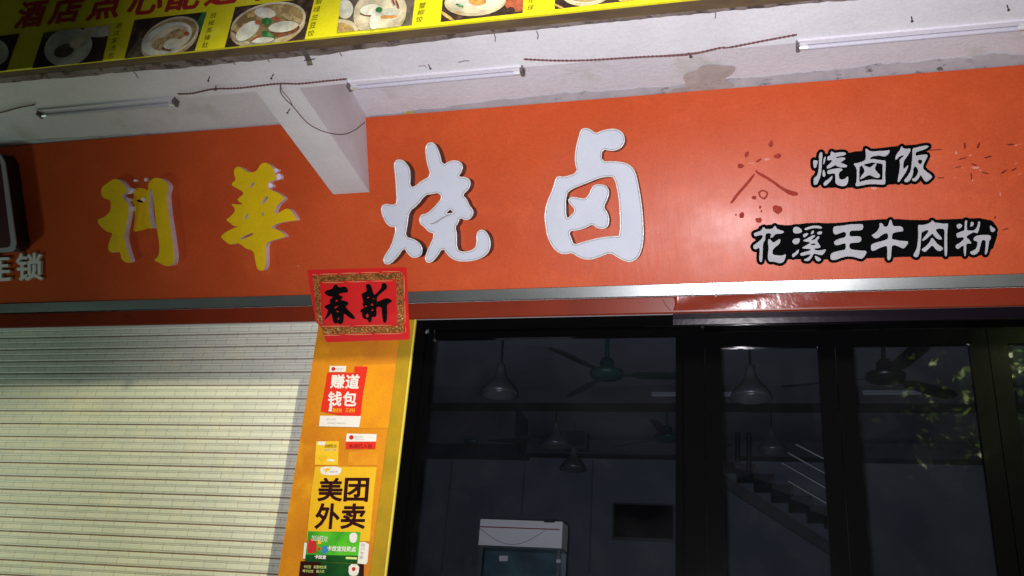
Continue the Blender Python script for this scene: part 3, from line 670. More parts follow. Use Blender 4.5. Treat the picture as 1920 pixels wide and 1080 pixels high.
picture([(641,-16),(781,-32),(772,47),(632,61)], [([(641,-16),(781,-32),(772,47),(632,61)], 'stone'), (ell(647,17,15,18,0), 'dumpling'), (ell(640,56,32,20,0), 'rim'), (ell(636,62,30,20,0), 'bamboo')]+steamer(713,20,50,38,-12, 'rim')+[(ell(690,28,16,3,8), 'shadow'), (ell(728,31,18,3.4,-4), 'orange'), (ell(695,18,20,10,-8), 'dumpling'), (ell(733,22,18,7,-4), 'dumpling'), (ell(703,38,10,17,15), 'dumpling'), (ell(745,8,9,2,70), 'shadow'), (ell(737,2,9,2,70), 'shadow'), (ell(711,18,6.5,5,0), 'green')])
picture([(834,-40),(984,-56),(980,24),(826,41)], [(ell(968,6,22,16,0), 'meat'), (ell(958,20,8,7,0), 'dark'), (ell(838,30,20,3,35), 'bamboo')]+steamer(892,-3,58,27,-4, 'rim')+[(ell(888,-4,46,14,-5), 'dumpling'), (ell(895,2,17,8,0), 'orange'), (ell(862,10,8,2,20), 'green')])
picture([(1042,-60),(1196,-76),(1190,0),(1040,17)], steamer(1100,-18,46,24,-4)+[(ell(1048,12,14,2,25), 'bamboo'), (ell(1172,0,12,4,0), 'bamboo')])
s = MB()
tq = [('酒',(24,55,52,51)),('店',(87,47,58,50)),('点',(158,40,62,50)),('心',(234,31,66,48)),('配',(306,23,64,50)),('送',(380,13,62,50)),('中',(452,5,60,50))]
for ch, (x, y, wd, h) in tq:
    sl = -.115*wd
    q = [(x+17, y-h), (x+17+wd, y-h+sl), (x+wd, y+sl), (x, y)]
    s = MB(); bold_glyph(s, ch, q, LY(1), BANRED, 1.9, 0, None, .8); s.build('title_character', bn)
for txt, (xa, ya), (xb, yb), sz in (('潮式家汤包',(222,48),(208,104),13),('豉椒蒸猪肚',(400,29),(385,84),12.5),('碧绿兰豆饺',(598,2),(583,62),13.5),('蟹柳饺',(792,10),(786.5,36),13.5),('花球',(996.5,0),(995,14),13)):
    n = len(txt); s = MB()
    for i, ch in enumerate(txt):
        cx = xa+(xb-xa)*i/(n-1); cy = ya+(yb-ya)*i/(n-1); h = sz/2
        put_glyph(s, ch, [(cx-h*.9+1.5, cy-h*.8+.8), (cx+h*.9+1.5, cy-h*.8-.9), (cx+h*.9-1.5, cy+h*.8-.9), (cx-h*.9-1.5, cy+h*.8+.8)], LY(1), INK)
    s.build('caption', bn)

# hanger strap below the banner
s = MB(); P = [PZ(566,90,ZB-.002), PZ(575,104,ZB-.018), PZ(579,114,ZB-.046), PZ(581,122,ZB-.071)]
for a, c in zip(P, P[1:]):
    s.hexa([a+Vector((-.012,-.002,0)), a+Vector((.012,-.002,0)), a+Vector((.012,.003,0)), a+Vector((-.012,.003,0))],
           [c+Vector((-.013,-.002,0)), c+Vector((.013,-.002,0)), c+Vector((.013,.003,0)), c+Vector((-.013,.003,0))], HANGM)
s.tube([P[2]+Vector((-.02,-.004,.0)), P[2]+Vector((.03,-.004,.004))], .0025, RUST)
s.build('strap', label='short dark metal strap hanging below the yellow banner', cat='strap')

# ================================================================== LAMPS AND CABLES ON THE BEAM
LB = []
def tube_lamp(x0, x1, label, first=None):
    c = ((x0+x1)/2, -1.272, ZB); L = x1-x0
    if first:
        r = dup(first, c, label); r.scale.x = L/LB[0]; return r
    LB.append(L); r = thing('fluorescent_lamp', c, label, 'lamp', 'tube lamps along the beam')
    s = MB(); s.box((x0, -1.296, ZB-.011), (x1, -1.270, ZB-.001), BATTEN); s.build('batten', r)
    s = MB(); s.tube([(x0+.012, -1.262, ZB-.019), (x1-.012, -1.262, ZB-.019)], .010, TUBEG, 14); s.build('tube', r)
    for x, d in ((x0, 1), (x1, -1)):
        s = MB(); s.box((x-.006, -1.290, ZB-.032), (x+.006, -1.250, ZB-.0005), DKG); e = s.build('end_bracket', r)
        s = MB(); s.tube([(x+d*.007, -1.262, ZB-.019), (x+d*.038, -1.262, ZB-.019)], .0106, CAPM, 14); s.build('metal_cap', r)
    return r
la = tube_lamp(PZ(646,150,ZB-.02).x, PZ(972,117,ZB-.02).x, 'white tube lamp on the beam directly right of the concrete bracket')
tube_lamp(PZ(56,200,ZB-.02).x, PZ(315,179,ZB-.02).x, 'dusty tube lamp at the far left below the menu banner', la)
tube_lamp(PZ(1497,68,ZB-.02).x, PZ(1497,68,ZB-.02).x+.86, 'tube lamp at the upper right corner of the photo', la)
def cable(pts, label, r=.0028, twist=True, name='cable'):
    P = []
    for i in range(len(pts)-1):                     # catmull-rom
        p0, p1, p2, p3 = (Vector(pts[max(i-1, 0)]), Vector(pts[i]), Vector(pts[i+1]), Vector(pts[min(i+2, len(pts)-1)]))
        n = max(3, int((p2-p1).length/.008))
        for k in range(n):
            t = k/n; P.append(.5*((2*p1)+(-p0+p2)*t+(2*p0-5*p1+4*p2-p3)*t*t+(-p0+3*p1-3*p2+p3)*t**3))
    P.append(Vector(pts[-1])); s = MB()
    if twist:
        for ph in (0, pi):
            Q = []; d = 0
            for i, p in enumerate(P):
                if i: d += (p-P[i-1]).length
                a = d/.035*2*pi+ph; Q.append(p+Vector((0, cos(a)*.0028, sin(a)*.0028)))
            s.tube(Q, r, CABLE, 5)
    else: s.tube(P, r, CABLE, 5)
    return s.build(name, label=label, cat='cable', group='cables along the beam')
Z2 = ZB-.012
cb = lambda *q: [PZ(x, y, Z2) for x, y in q]
cable(cb((982,111),(1040,113.5),(1100,113),(1200,107),(1290,102),(1350,90),(1368,89),(1430,77),(1494,65)), 'twisted cable sagging between the two right tube lamps')
cable(cb((333,176),(360,175),(400,167),(450,165),(520,157),(560,157),(610,152),(650,148)), 'twisted cable between the left and middle tube lamps')
cable(cb((-40,214),(0,211),(35,202),(66,196)), 'thin reddish cable running off the left edge of the photo', .002)
def PX(x, y, X):
    d = ray(x, y); return CAM + d*((X-CAM.x)/d.x)
zw = ZB-.008; xw = -2.0
lp = [PZ(527,158,Z2), PZ(526,172,zw), PZ(537,188,zw), PZ(549,199,zw), PZ(575,229,zw), PZ(600,244,zw), PX(625,251,-2.012), PX(648,251,-2.02), PX(668,242,-2.03), PX(684,229,-2.036)]
cable(lp, 'dark wire drooping in a loop under the concrete bracket', .0026, False, 'hanging_wire')
s = MB(); s.tube([PZ(524,157,Z2), PZ(530,172,zw), PZ(543,186,zw), PZ(549,199,zw-.001)], .0018, CABLE, 5); s.build('wire_end', label='short thin wire loop at the cable joint beside the bracket', cat='wire')
for k, (x, y, lb) in enumerate(((393,144,'rusty nail stub below the dumpling pictures, left one of a pair'),(405,161,'rusty nail holding the left twisted cable'),(513,139,'rusty nail stub above the left twisted cable near the bracket'),(544,204,'tiny nail on the underside of the concrete bracket'),(803,121,'small nail above the middle tube lamp'),(1888,10,'dark nail stub high in the upper right corner'),(1709,31,'small nail above the right tube lamp'),(1290,99,'nail holding the cable above the peeled patch'))):
    p = PZ(x, y, ZB); s = MB(); a = random.uniform(-.006, .006)
    s.tube([p+Vector((0,0,.002)), p+Vector((a,0,-.010)), p+Vector((a*2,.002,-.020))], [.0028,.0028,.002], RUST, 6)
    s.tube([p+Vector((a*2,.002,-.020)), p+Vector((a*2,.002,-.0235))], .0055, RUST, 8)
    s.build('nail', label=lb, cat='nail', group='nails along the beam')

# ================================================================== ROLLER SHUTTER
rs = thing('roller_shutter', (-4.8, .2, 0), 'closed pale slatted roller shutter with brick pattern left of the pillar', 'roller shutter')
x0, x1 = -8.6, -2.405; p = .082; ztop = 3.415
s = MB(); nS = int(ztop/p)+1
z = 2.841+.082*7
while z > 0:
    h = p/2; jy = random.uniform(-.0016, .0016); jt = random.uniform(-.0012, .0012); jl = random.uniform(-.0022, .0022)
    for k in (0, 1):
        zt = z-k*h; zl = zt-h
        d0 = .010 if k == 0 else .006
        pr = [(.212, zt), (.203, zt-.0072 if k == 0 else zt-.0012), (.200, zt-(.012 if k == 0 else .006)), (.200, zl+.010), (.204, zl+.0012), (.212, zl)]
        V = [(x, y+(jy+(jt if q < zt-.02 else 0) if y < .211 else 0), q+(jl if x == x0 else 0)) for x in (x0, x1) for y, q in pr]; n = len(pr)
        s.raw(V, [(i, i+1, n+i+1, n+i) for i in range(n-1)], [GAP if i in ((0,) if k == 0 else ()) else SLAT for i in range(n-1)], False)
    z -= p
s.build('curtain', rs)
s = MB(); s.box((x0, .22, 0), (x1, .235, 3.50), GAP); s.build('backing_strap', rs)
# brick joints in the slat material
nt = SLAT.node_tree; bs = nt.nodes['Principled BSDF']; link = bs.inputs['Base Color'].links[0].from_socket
g = nd(nt, 'ShaderNodeNewGeometry'); sp = nd(nt, 'ShaderNodeSeparateXYZ'); nt.links.new(g.outputs['Position'], sp.inputs[0])
cx_ = nd(nt, 'ShaderNodeCombineXYZ'); nt.links.new(sp.outputs[0], cx_.inputs[0]); 
ad = nd(nt, 'ShaderNodeMath', operation='ADD'); ad.inputs[1].default_value = -.023; nt.links.new(sp.outputs[2], ad.inputs[0]); nt.links.new(ad.outputs[0], cx_.inputs[1])
br = nd(nt, 'ShaderNodeTexBrick'); br.inputs['Scale'].default_value = 1; br.inputs['Brick Width'].default_value = .14; br.inputs['Row Height'].default_value = .041
br.inputs['Mortar Size'].default_value = .0026; br.inputs['Mortar Smooth'].default_value = .6
br.inputs['Color1'].default_value = (1,1,1,1); br.inputs['Color2'].default_value = (.93,.93,.93,1); br.inputs['Mortar'].default_value = (.62,.58,.56,1)
nt.links.new(cx_.outputs[0], br.inputs['Vector'])
mx = nd(nt, 'ShaderNodeMix', data_type='RGBA', blend_type='MULTIPLY'); mx.inputs['Factor'].default_value = 1
ci = [i for i in mx.inputs if i.type == 'RGBA']; nt.links.new(link, ci[0]); nt.links.new(br.outputs[0], ci[1])
nt.links.new([o for o in mx.outputs if o.type == 'RGBA'][0], bs.inputs['Base Color'])

# ================================================================== SHOP FRONT GLAZING
YF = .10
df = thing('door_frame', (-.3, YF, 0), 'glossy black frame around the shop window and glass doors', 'door frame')
s = MB(); s.box((-1.796, YF-.045, 3.275), (3.2, YF+.06, 3.337), FRAME); s.build('header', df)
s = MB(); s.box((-1.796, YF-.045, 0), (-1.735, YF+.06, 3.2745), FRAME); s.build('jamb', df)
s = MB(); s.box((-.305, YF-.03, 0), (-.215, YF+.06, 3.2745), FRAME); s.box((-.215, YF-.012, 0), (-.20, YF+.06, 3.2745), FRAME); s.build('mullion', df)
s = MB(); s.raw([(x, y, z) for x in (PY(1262,600,.05).x, 3.1) for y, z in ((YF-.064,3.3335),(YF-.056,3.306),(YF-.047,3.279))], [(0,1,4,3),(1,2,5,4)], FRAMEF)
s.build('glossy_film', df)
s = MB(); s.tube([(-.50,YF-.047,3.272),(0,YF-.047,3.272),(.2,YF-.047,3.268),(.6,YF-.046,3.271)], .004, FRAME); s.build('sealant', df)
def glazing(name, xa, xb, st, zt, y, label, cat, kick=False):
    r = thing(name, ((xa+xb)/2, y, 0), label, cat)
    s = MB(); s.box((xa, y-.02, .05), (xa+st, y+.02, zt), FRAME); s.build('stile', r)
    s = MB(); s.box((xb-st, y-.02, .05), (xb, y+.02, zt), FRAME); s.build('stile', r)
    s = MB(); s.box((xa+st, y-.018, zt-st), (xb-st, y+.018, zt-.0005), FRAME); s.build('top_rail', r)
    s = MB(); s.box((xa+st, y-.018, .05), (xb-st, y+.018, .05+st), FRAME); s.build('bottom_rail', r)
    s = MB(); s.box((xa+st, y-.003, .05+st), (xb-st, y+.003, zt-st), GLASS); s.build('pane', r)
    return r
glazing('shop_window', -1.734, -.306, .042, 3.274, YF, 'wide fixed shop window right beside the orange pillar', 'window')
def door(xa, xb, label):
    r = glazing('glass_door', xa, xb, .082, 3.245, YF, label, 'glass door')
    s = MB(); hx = xb-.04
    s.tube([(hx,YF-.075,1.0),(hx,YF-.075,1.5)], .012, STEEL); s.tube([(hx,YF-.075,1.05),(hx,YF-.02,1.05)], .006, STEEL); s.tube([(hx,YF-.075,1.45),(hx,YF-.02,1.45)], .006, STEEL)
    s.build('handle', r); return r
door(-.198, .440, 'left black-framed glass door, showing the stairs behind it')
door(.444, 1.142, 'middle black-framed glass door, below the lower row of lettering')
door(1.146, 1.90, 'right black-framed glass door cut off by the edge of the photo')

# ================================================================== COUPLET PAPER
cp = thing('spring_festival_paper', PY(670,570,-.04), 'red and gold paper with black brush characters pasted above the pillar', 'paper sign')
def pY(y): t = min(1, max(0, (y-585)/60)); return -.066+.088*t*t*(3-2*t)
def wavy(mb, poly, Y, mt, seed=0, n=26, dy=.004):
    xs0 = [p[0] for p in poly]; ys0 = [p[1] for p in poly]
    D = field([poly], step=4, pad=6)
    emboss(mb, D, Y, 0, mt, mt, mapf=lambda x, y: PY(x, y, pY(y)-dy*(1+sin(x*.05)+.6*sin(y*.07+x*.03))*.5))
paper = [(576,506),(762,501),(765,560),(769,637),(690,639),(611,642),(605,618),(592,603),(584,560)]
s = MB(); wavy(s, paper, -.038, REDP); s.build('sheet', cp)
s = MB()
def strip(q, mt, o=.0075): emboss(s, field([q], step=1.5, pad=3), 0, 0, mt, mt, mapf=lambda x, y: PY(x, y, pY(y)-o))
strip([(586,517),(754,511),(755,523),(587,529)], GOLD); strip([(604,614),(757,611),(758,623),(606,627)], GOLD)
strip([(743,523.3),(755,523.3),(757.5,610.7),(745,610.7)], GOLD); strip([(587,529.3),(599,529.3),(604,600),(606,613.7),(600,606),(594,600)], GOLD)
for a, c in (((585,515),(754,508.5)),((600,530.6),(740,526)),((603,612),(742,609.3)),((607,629),(759,625)),((757,512),(760.5,624))):
    dx = c[0]-a[0]; dy = c[1]-a[1]; L = math.hypot(dx, dy); nx, ny = -dy/L*.7, dx/L*.7
    strip([(a[0]+nx, a[1]+ny), (c[0]+nx, c[1]+ny), (c[0]-nx, c[1]-ny), (a[0]-nx, a[1]-ny)], GOLDL, .0085)
s.build('gold_border', cp)
VC = (590, 530, 12); VX = (665, 520, 10.8)
CH = [tr(VC, '215,220 250,175 400,140 430,60 480,30 530,90 570,110 640,85 700,90 750,150 750,215 700,225 600,235 520,270 600,290 635,330 610,365 580,390 660,400 740,430 765,470 740,510 690,530 740,600 830,680 915,790 900,825 820,810 740,760 660,680 655,800 640,910 570,940 510,900 460,930 420,890 390,780 380,680 320,760 195,865 240,780 310,620 240,570 215,540 260,500 350,470 345,430 330,380 400,345 390,310 310,305 240,260')]
CHH = [tr(VC, q) for q in ('460,400 500,380 525,410 490,440','430,570 480,530 590,515 520,535 465,590','485,625 540,640 545,665 510,670','520,800 545,765 545,840 515,845')]
XN = [tr(VX, '220,180 240,140 290,130 330,160 355,230 385,350 420,345 520,240 545,180 545,130 590,110 640,130 660,190 640,240 560,300 470,380 445,430 450,500 540,460 640,415 720,440 765,480 730,510 655,545 660,700 655,870 620,925 580,915 555,800 550,660 540,600 440,595 445,700 440,790 400,810 350,795 340,900 300,925 265,870 240,850 180,840 150,790 150,720 105,690 130,650 200,610 150,550 180,500 155,430 135,340 180,310 235,290 240,240')]
XNH = [tr(VX, q) for q in ('245,430 265,395 300,395 275,430','365,435 380,420 400,435 385,450','320,550 370,520 370,580 335,570','335,670 370,640 385,660 350,690','220,790 255,720 285,780 260,825','200,580 240,565 250,590 215,605')]
for P, H in ((CH, CHH), (XN, XNH)):
    s = MB(); emboss(s, field(P, H, step=.8, pad=3), 0, 0, BLACKP, BLACKP, mapf=lambda x, y: PY(x, y, pY(y)-.0095)); s.build('brush_character', cp)

# ================================================================== STICKERS ON THE PILLAR
YP = .0478
def sy(k): return YP-.0012*k
VS = (540, 660, 4.908); VS2 = (540, 860, 4.908); VS3 = (540, 960, 8)
def vp(view, *q): return [(view[0]+x/view[2], view[1]+y/view[2]) for x, y in q]
r = thing('sticker', PY(645,740,YP), 'red advertising sticker with big white characters, highest on the pillar', 'sticker')
s = MB(); s.flat(vp(VS,(612,133),(735,133),(690,390),(668,588),(500,588),(300,545),(345,300),(362,190),(612,190)), sy(1), S_RED); s.flat(vp(VS,(385,128),(535,128),(528,182),(378,182)), sy(2), S_WH)
s.flat(vp(VS,(295,586),(670,590),(655,692),(284,684)), sy(2), S_WH); s.flat([(VS[0]+x/VS[2], VS[1]+y/VS[2]) for x, y in ell(418,155,18,18)], sy(3), S_DRED); s.build('print', r)
s = MB()
text_row(s, '赚道', vp(VS,(400,205),(665,205),(650,340),(385,335)), sy(3), S_WH, .06, .75, 0, None, .5)
text_row(s, '钱包', vp(VS,(372,362),(640,362),(625,500),(360,498)), sy(3), S_WH, .06, .75, 0, None, .5)
s.flat(vp(VS,(385,490),(408,490),(400,548),(372,545)), sy(3)-.0012, S_WH)
text_row(s, '赚返钱 又省钱', vp(VS,(410,517),(620,517),(615,556),(405,556)), sy(3), S_YEL, .05)
text_row(s, '民生银行', vp(VS,(443,145),(515,145),(512,168),(441,168)), sy(3), S_GREY, .05)
text_row(s, '活动详情', vp(VS,(350,612),(440,612),(438,628),(348,628)), sy(3), S_GREY, .05); text_row(s, '请扫描二维码咨询', vp(VS,(362,645),(535,648),(533,664),(360,661)), sy(3), S_GREY, .05)
s.build('lettering', r)
r = thing('sticker', PY(676,828,YP), 'small white and red notice sticker right of the little yellow one', 'sticker')
s = MB(); s.flat(vp(VS,(540,750),(815,756),(810,824),(532,824)), sy(1), S_WH); s.flat(vp(VS,(534,825),(810,825),(804,893),(532,893)), sy(1), S_RED)
s.flat([(VS[0]+x/VS[2], VS[1]+y/VS[2]) for x, y in ell(583,785,21,21)], sy(2), S_DRED); s.build('print', r)
s = MB(); text_row(s, '民生银行', vp(VS,(615,772),(700,774),(698,794),(613,792)), sy(2), S_GREY, .08); s.flat(vp(VS,(613,801),(698,803),(698,806),(613,804)), sy(2), S_GREY)
text_row(s, '本店已入驻', vp(VS,(560,846),(778,848),(774,886),(556,884)), sy(2), S_MAR, .06); s.build('lettering', r)
r = thing('sticker', PY(613,849,YP), 'little square yellow sticker with a white tab', 'sticker')
s = MB(); s.flat(vp(VS,(258,822),(467,820),(458,1040),(246,1038)), sy(1), S_YEL); s.flat(vp(VS,(275,824),(345,824),(340,858),(272,856)), sy(2), S_WH)
s.flat(chaikin(vp(VS,(268,960),(320,945),(370,955),(350,990),(320,1010),(325,1030),(300,1000)),1), sy(2), S_YEL2); s.flat(chaikin(vp(VS,(350,990),(400,985),(435,995),(420,1008),(370,1005)),1), sy(2), S_WH); s.build('print', r)
s = MB(); text_row(s, '自营配送', vp(VS,(340,850),(450,850),(448,880),(338,880)), sy(2), S_MAR, .06); text_row(s, '品质外卖', vp(VS,(335,888),(446,888),(444,912),(333,912)), sy(2), S_GREY, .06); s.build('lettering', r)
r = thing('sticker', PY(650,935,YP), 'amber delivery sticker with four large dark characters', 'sticker')
s = MB(); s.flat(vp(VS2,(250,72),(815,78),(790,300),(750,760),(170,760),(215,300)), sy(1), S_YEL2); s.flat(chaikin(vp(VS2,(297,72),(492,72),(485,130),(462,152),(322,150),(298,125)),1), sy(2), S_WH)
s.flat(vp(VS2,(325,95),(360,88),(398,85),(380,105),(362,120),(345,130),(340,110)), sy(3), S_YEL); s.build('print', r)
s = MB()
text_row(s, '美团', vp(VS2,(285,175),(752,175),(735,398),(268,392)), sy(2), S_MAR, .05, 1.35, 0, None, .6)
text_row(s, '外卖', vp(VS2,(262,408),(725,412),(705,648),(240,650)), sy(2), S_MAR, .05, 1.35, 0, None, .6)
text_row(s, '美团外卖', vp(VS2,(388,110),(456,110),(454,130),(386,130)), sy(3), S_GREY, .05); s.build('lettering', r)
r = thing('sticker', PY(688,1035,YP), 'white sticker mostly hidden under the green card', 'sticker')
s = MB(); s.flat(vp(VS3,(245,460),(1080,455),(1150,448),(1215,485),(1190,755),(1165,785),(1040,770),(222,698)), sy(2), S_WH); s.build('print', r)
s = MB()
for k, ch in enumerate('商户专享'):
    put_glyph(s, ch, vp(VS3,(1092-8*k,468+62*k),(1160-8*k,468+62*k),(1155-8*k,522+62*k),(1087-8*k,522+62*k)), sy(3), S_GREY)
s.build('lettering', r)
r = thing('sticker', PY(627,1027,YP), 'bright green card sticker with a bottle and white characters', 'sticker')
s = MB(); s.flat(vp(VS3,(305,288),(1090,300),(1040,775),(255,740)), sy(4), S_GRN); s.flat(vp(VS3,(265,640),(1052,655),(1040,773),(256,739)), sy(4.6), S_DGRN)
s.flat(chaikin(vp(VS3,(925,312),(1042,312),(1030,440),(975,468),(918,440)),1), sy(5.3), S_WH)
s.flat(vp(VS3,(315,400),(420,420),(430,520),(420,610),(300,620),(285,560)), sy(5.2), S_DRED); s.flat(vp(VS3,(520,520),(590,500),(610,580),(540,640),(500,610)), sy(5.2), S_BLUE)
s.flat(vp(VS3,(455,450),(490,445),(505,490),(505,610),(430,612),(432,490)), sy(6), S_GRN); s.flat(vp(VS3,(456,420),(488,420),(500,480),(440,482)), sy(6.4), S_YEL)
s.flat([(VS3[0]+x/VS3[2], VS3[1]+y/VS3[2]) for x, y in ell(468,548,22,26)], sy(6.8), S_RED); s.build('print', r)
s = MB(); text_row(s, '卡拉宝兑奖点', vp(VS3,(592,505),(1022,520),(1012,600),(582,580)), sy(5.6), S_WH, .06, .35, 0, None, .45)
text_row(s, '加油狂欢', vp(VS3,(355,345),(600,365),(592,455),(345,430)), sy(5.9), S_WH, .02); text_row(s, '卡拉宝', vp(VS3,(400,640),(575,650),(568,705),(395,700)), sy(5.6), S_WH, .02, .3, 0, None, .45)
s.flat(vp(VS3,(868,672),(1035,680),(1032,712),(865,705)), sy(5.4), S_LIME); s.build('lettering', r)
r = thing('sticker', PY(625,1070,YP), 'dark green sticker cut off by the bottom of the photo', 'sticker')
s = MB(); s.flat(vp(VS3,(190,736),(1140,785),(1130,1200),(140,1200)), sy(2.5), S_MAR); s.flat(vp(VS3,(500,752),(1070,782),(1065,1200),(380,1200)), sy(3.2), S_DGRN)
s.flat(chaikin(vp(VS3,(915,778),(1072,786),(1055,940),(985,965),(905,940)),1), sy(4.2), S_WH); s.flat([(VS3[0]+x/VS3[2], VS3[1]+y/VS3[2]) for x, y in ell(985,855,28,30)], sy(4.8), S_DRED); s.build('print', r)
s = MB(); text_row(s, '卡拉宝 能量维生素', vp(VS3,(235,795),(580,805),(575,850),(230,842)), sy(3.9), S_LIME, .03); text_row(s, '喝卡拉宝 赢大奖', vp(VS3,(222,862),(548,870),(543,915),(217,905)), sy(3.9), S_LIME, .03); s.build('lettering', r)

# ================================================================== INSIDE THE SHOP
def pendant(px, py, y, label, first=None):
    c = PY(px, py, y)
    if first: 
        r = dup(first, c, label); return r
    r = thing('pendant_lamp', c, label, 'pendant lamp', 'pendant lamps inside the shop')
    s = MB(); s.lathe([(.004,.26),(.03,.255),(.034,.20),(.045,.16),(.075,.12),(.115,.075),(.145,.03),(.15,0),(.143,.002),(.11,.07),(.07,.112),(.04,.15)], c, ALU); s.build('shade', r)
    s = MB(); s.tube([c+Vector((0,0,.255)), Vector((c.x, c.y, ZC+.35))], .008, BLK, 6); s.build('cord', r)
    s = MB(); s.lathe([(.001,.03),(.03,.04),(.035,.07),(.02,.12),(.018,.15)], c, S_WH); s.build('bulb', r)
    return r
p1 = pendant(935, 741, 2.2, 'aluminium pendant lamp behind the window, nearest to the orange pillar')
pendant(1408, 748, 2.2, 'aluminium pendant lamp behind the left glass door', p1)
pendant(1040, 837, 4.6, 'small far pendant lamp near the middle of the window', p1)
pendant(1074, 881, 5.4, 'smallest far pendant lamp, lowest one behind the window', p1)
pendant(1448, 848, 5.0, 'far pendant lamp in front of the staircase', p1)
def fan(px, py, y, label, rot, first=None, size=1.2, TEAL=TEAL, DKTEAL=DKTEAL):
    c = PY(px, py, y)
    if first: return dup(first, c, label, rot)
    r = thing('ceiling_fan', c, label, 'ceiling fan', 'ceiling fans inside the shop')
    s = MB(); s.lathe([(.001,-.035),(.06,-.035),(.10,-.018),(.11,.005),(.105,.025),(.06,.04),(.045,.05),(.045,.10),(.03,.13),(.012,.135)], c, TEAL); s.build('motor', r)
    s = MB(); s.tube([c+Vector((0,0,.13)), Vector((c.x, c.y, ZC+.35))], .012, TEAL, 8); s.build('rod', r)
    for k in range(3):
        a = 2*pi*k/3; u = Vector((cos(a), sin(a), 0)); v = Vector((-sin(a), cos(a), -.30)).normalized()
        s = MB(); L = []
        for d, wd in ((.10,.018),(.17,.02),(.20,.042),(.50,.046),(.57,.036),(.59,.015)):
            L.append((c+u*d-v*wd, c+u*d+v*wd))
        for (a0, a1), (b0, b1) in zip(L, L[1:]):
            q = [a0, a1, b1, b0]; s.hexa(q, [t+Vector((0,0,.006)) for t in q], DKTEAL)
        s.build('blade', r)
    r.rotation_euler = (0, 0, rot); r.scale = (size, size, 1); return r
f1 = fan(1137, 703, 2.2, 'teal ceiling fan hanging in the middle of the window', R(4))
fan(1660, 708, 2.2, 'dark ceiling fan behind the middle glass door', R(-78), None, 1.25, BLK, BLK)
fan(888, 832, 4.8, 'far ceiling fan low at the left of the window', R(-20), f1)
fan(1250, 822, 4.8, 'far ceiling fan beside the right end of the window', R(25), f1)
def tubel(px0, px1, py, label, first=None):
    a = PY(px0, py, 3.94); c = PY(px1, py, 3.94); c.z = a.z
    r = thing('ceiling_tube_lamp', (a+c)/2, label, 'tube lamp', 'tube lamps on the inner ceiling beam')
    s = MB(); s.tube([a, Vector((c.x, a.y, a.z))], .014, DIMTUBE, 8); s.build('tube', r); s = MB(); s.box((a.x, a.y+.015, a.z+.012), (c.x, a.y+.05, a.z+.035), DIMTUBE); s.build('fitting', r)
tubel(1222, 1392, 741, 'thin tube lamp on the inner beam behind the mullion')
tubel(1618, 1728, 738, 'thin tube lamp on the inner beam behind the middle door')
# dark loft boxes
c0 = PY(790,742,5.0); c1 = PY(975,846,5.0)
s = MB(); s.box((c0.x-1.5, 4.7, c1.z), (c1.x, 5.3, ZC-.001), INDARK); s.box((c0.x-1.5, 4.68, c1.z-.03), (c1.x+.03, 5.32, c1.z), BLK); s.build('duct_box', label='long dark duct box under the ceiling at the far left', cat='duct')
c0 = PY(1062,806,5.9); c1 = PY(1103,846,5.9)
s = MB(); s.box((c0.x, 5.75, c1.z), (c1.x, YB-.01, c0.z), INDARK); s.box((c0.x+.02, 5.74, c1.z+.03), (c1.x-.02, 5.749, c0.z-.03), BLK); s.build('wall_box', label='small dark box high on the back wall beside the far pendants', cat='wall box')
# television
c0 = PY(1149,942,6.12); c1 = PY(1265,1016,6.12); tv = thing('television', ((c0.x+c1.x)/2, 6.12, c1.z), 'flat black television hanging on the back wall', 'television')
s = MB(); s.box((c0.x, 6.12, c1.z), (c1.x, 6.17, c0.z), BLK); s.build('casing', tv)
s = MB(); s.box((c0.x+.02, 6.1175, c1.z+.03), (c1.x-.02, 6.1198, c0.z-.02), FRAME); s.build('screen', tv)
s = MB(); s.box(((c0.x+c1.x)/2-.1, 6.171, (c0.z+c1.z)/2-.1), ((c0.x+c1.x)/2+.1, 6.199, (c0.z+c1.z)/2+.1), BLK); s.build('wall_mount', tv)
# display cabinet
yc = 2.2; A0 = PY(901,973,yc); A1 = PY(1055,980,yc); A2 = PY(1054,1023,yc)
cab = thing('display_cabinet', ((A0.x+A1.x)/2, yc+.3, 0), 'glass display cabinet with a white header inside the window', 'display cabinet')
xa, xb = A0.x, A1.x; zt = A0.z; zh = PY(900,1022,yc).z
s = MB(); s.box((xa, yc, zh), (xb, yc+.22, zt), CABW); s.box((xa-.004, yc-.012, zh-.012), (xb+.004, yc+.22, zh-.0005), STEEL); s.build('header', cab)
zr = zt-(zt-zh)*.30
s = MB(); s.box((xa, yc-.004, zr-.004), (xb-.02, yc-.0008, zr+.004), mat('red_line', (.30,.03,.02), .5)); s.build('red_stripe', cab)
s = MB(); s.tube([(xa+(xb-xa)*t, yc-.003, zr-.01-.11*math.sin(pi*t/.8)) for t in [k/14*.8 for k in range(15)]], .0018, DKG, 5); s.build('wire', cab)
s = MB(); s.box((xb-.14, yc-.006, zt-.01), (xb-.06, yc+.05, zt+.008), BLK); s.build('clip', cab)
for x in (xa+.005, xb-.03):
    s = MB(); s.box((x, yc, .3), (x+.025, yc+.025, zh-.013), STEEL); s.build('post', cab)
s = MB(); s.box((xa+.031, yc+.008, .3), (xb-.031, yc+.012, zh-.013), CABG); s.build('glass_front', cab)
s = MB(); s.box((xa, yc+.20, .3), (xb, yc+.22, zh-.013), mat('cabinet_back', (.16,.22,.24), .4, c2=(.06,.08,.09), scale=5)); s.build('back_panel', cab)
for z in (2.02, 1.6, 1.1):
    s = MB(); s.box((xa+.01, yc+.05, z), (xb-.01, yc+.195, z+.012), STEEL); s.build('shelf', cab)
s = MB(); s.box((xa, yc, .004), (xb, yc+.22, .299), CABW); s.build('base', cab)
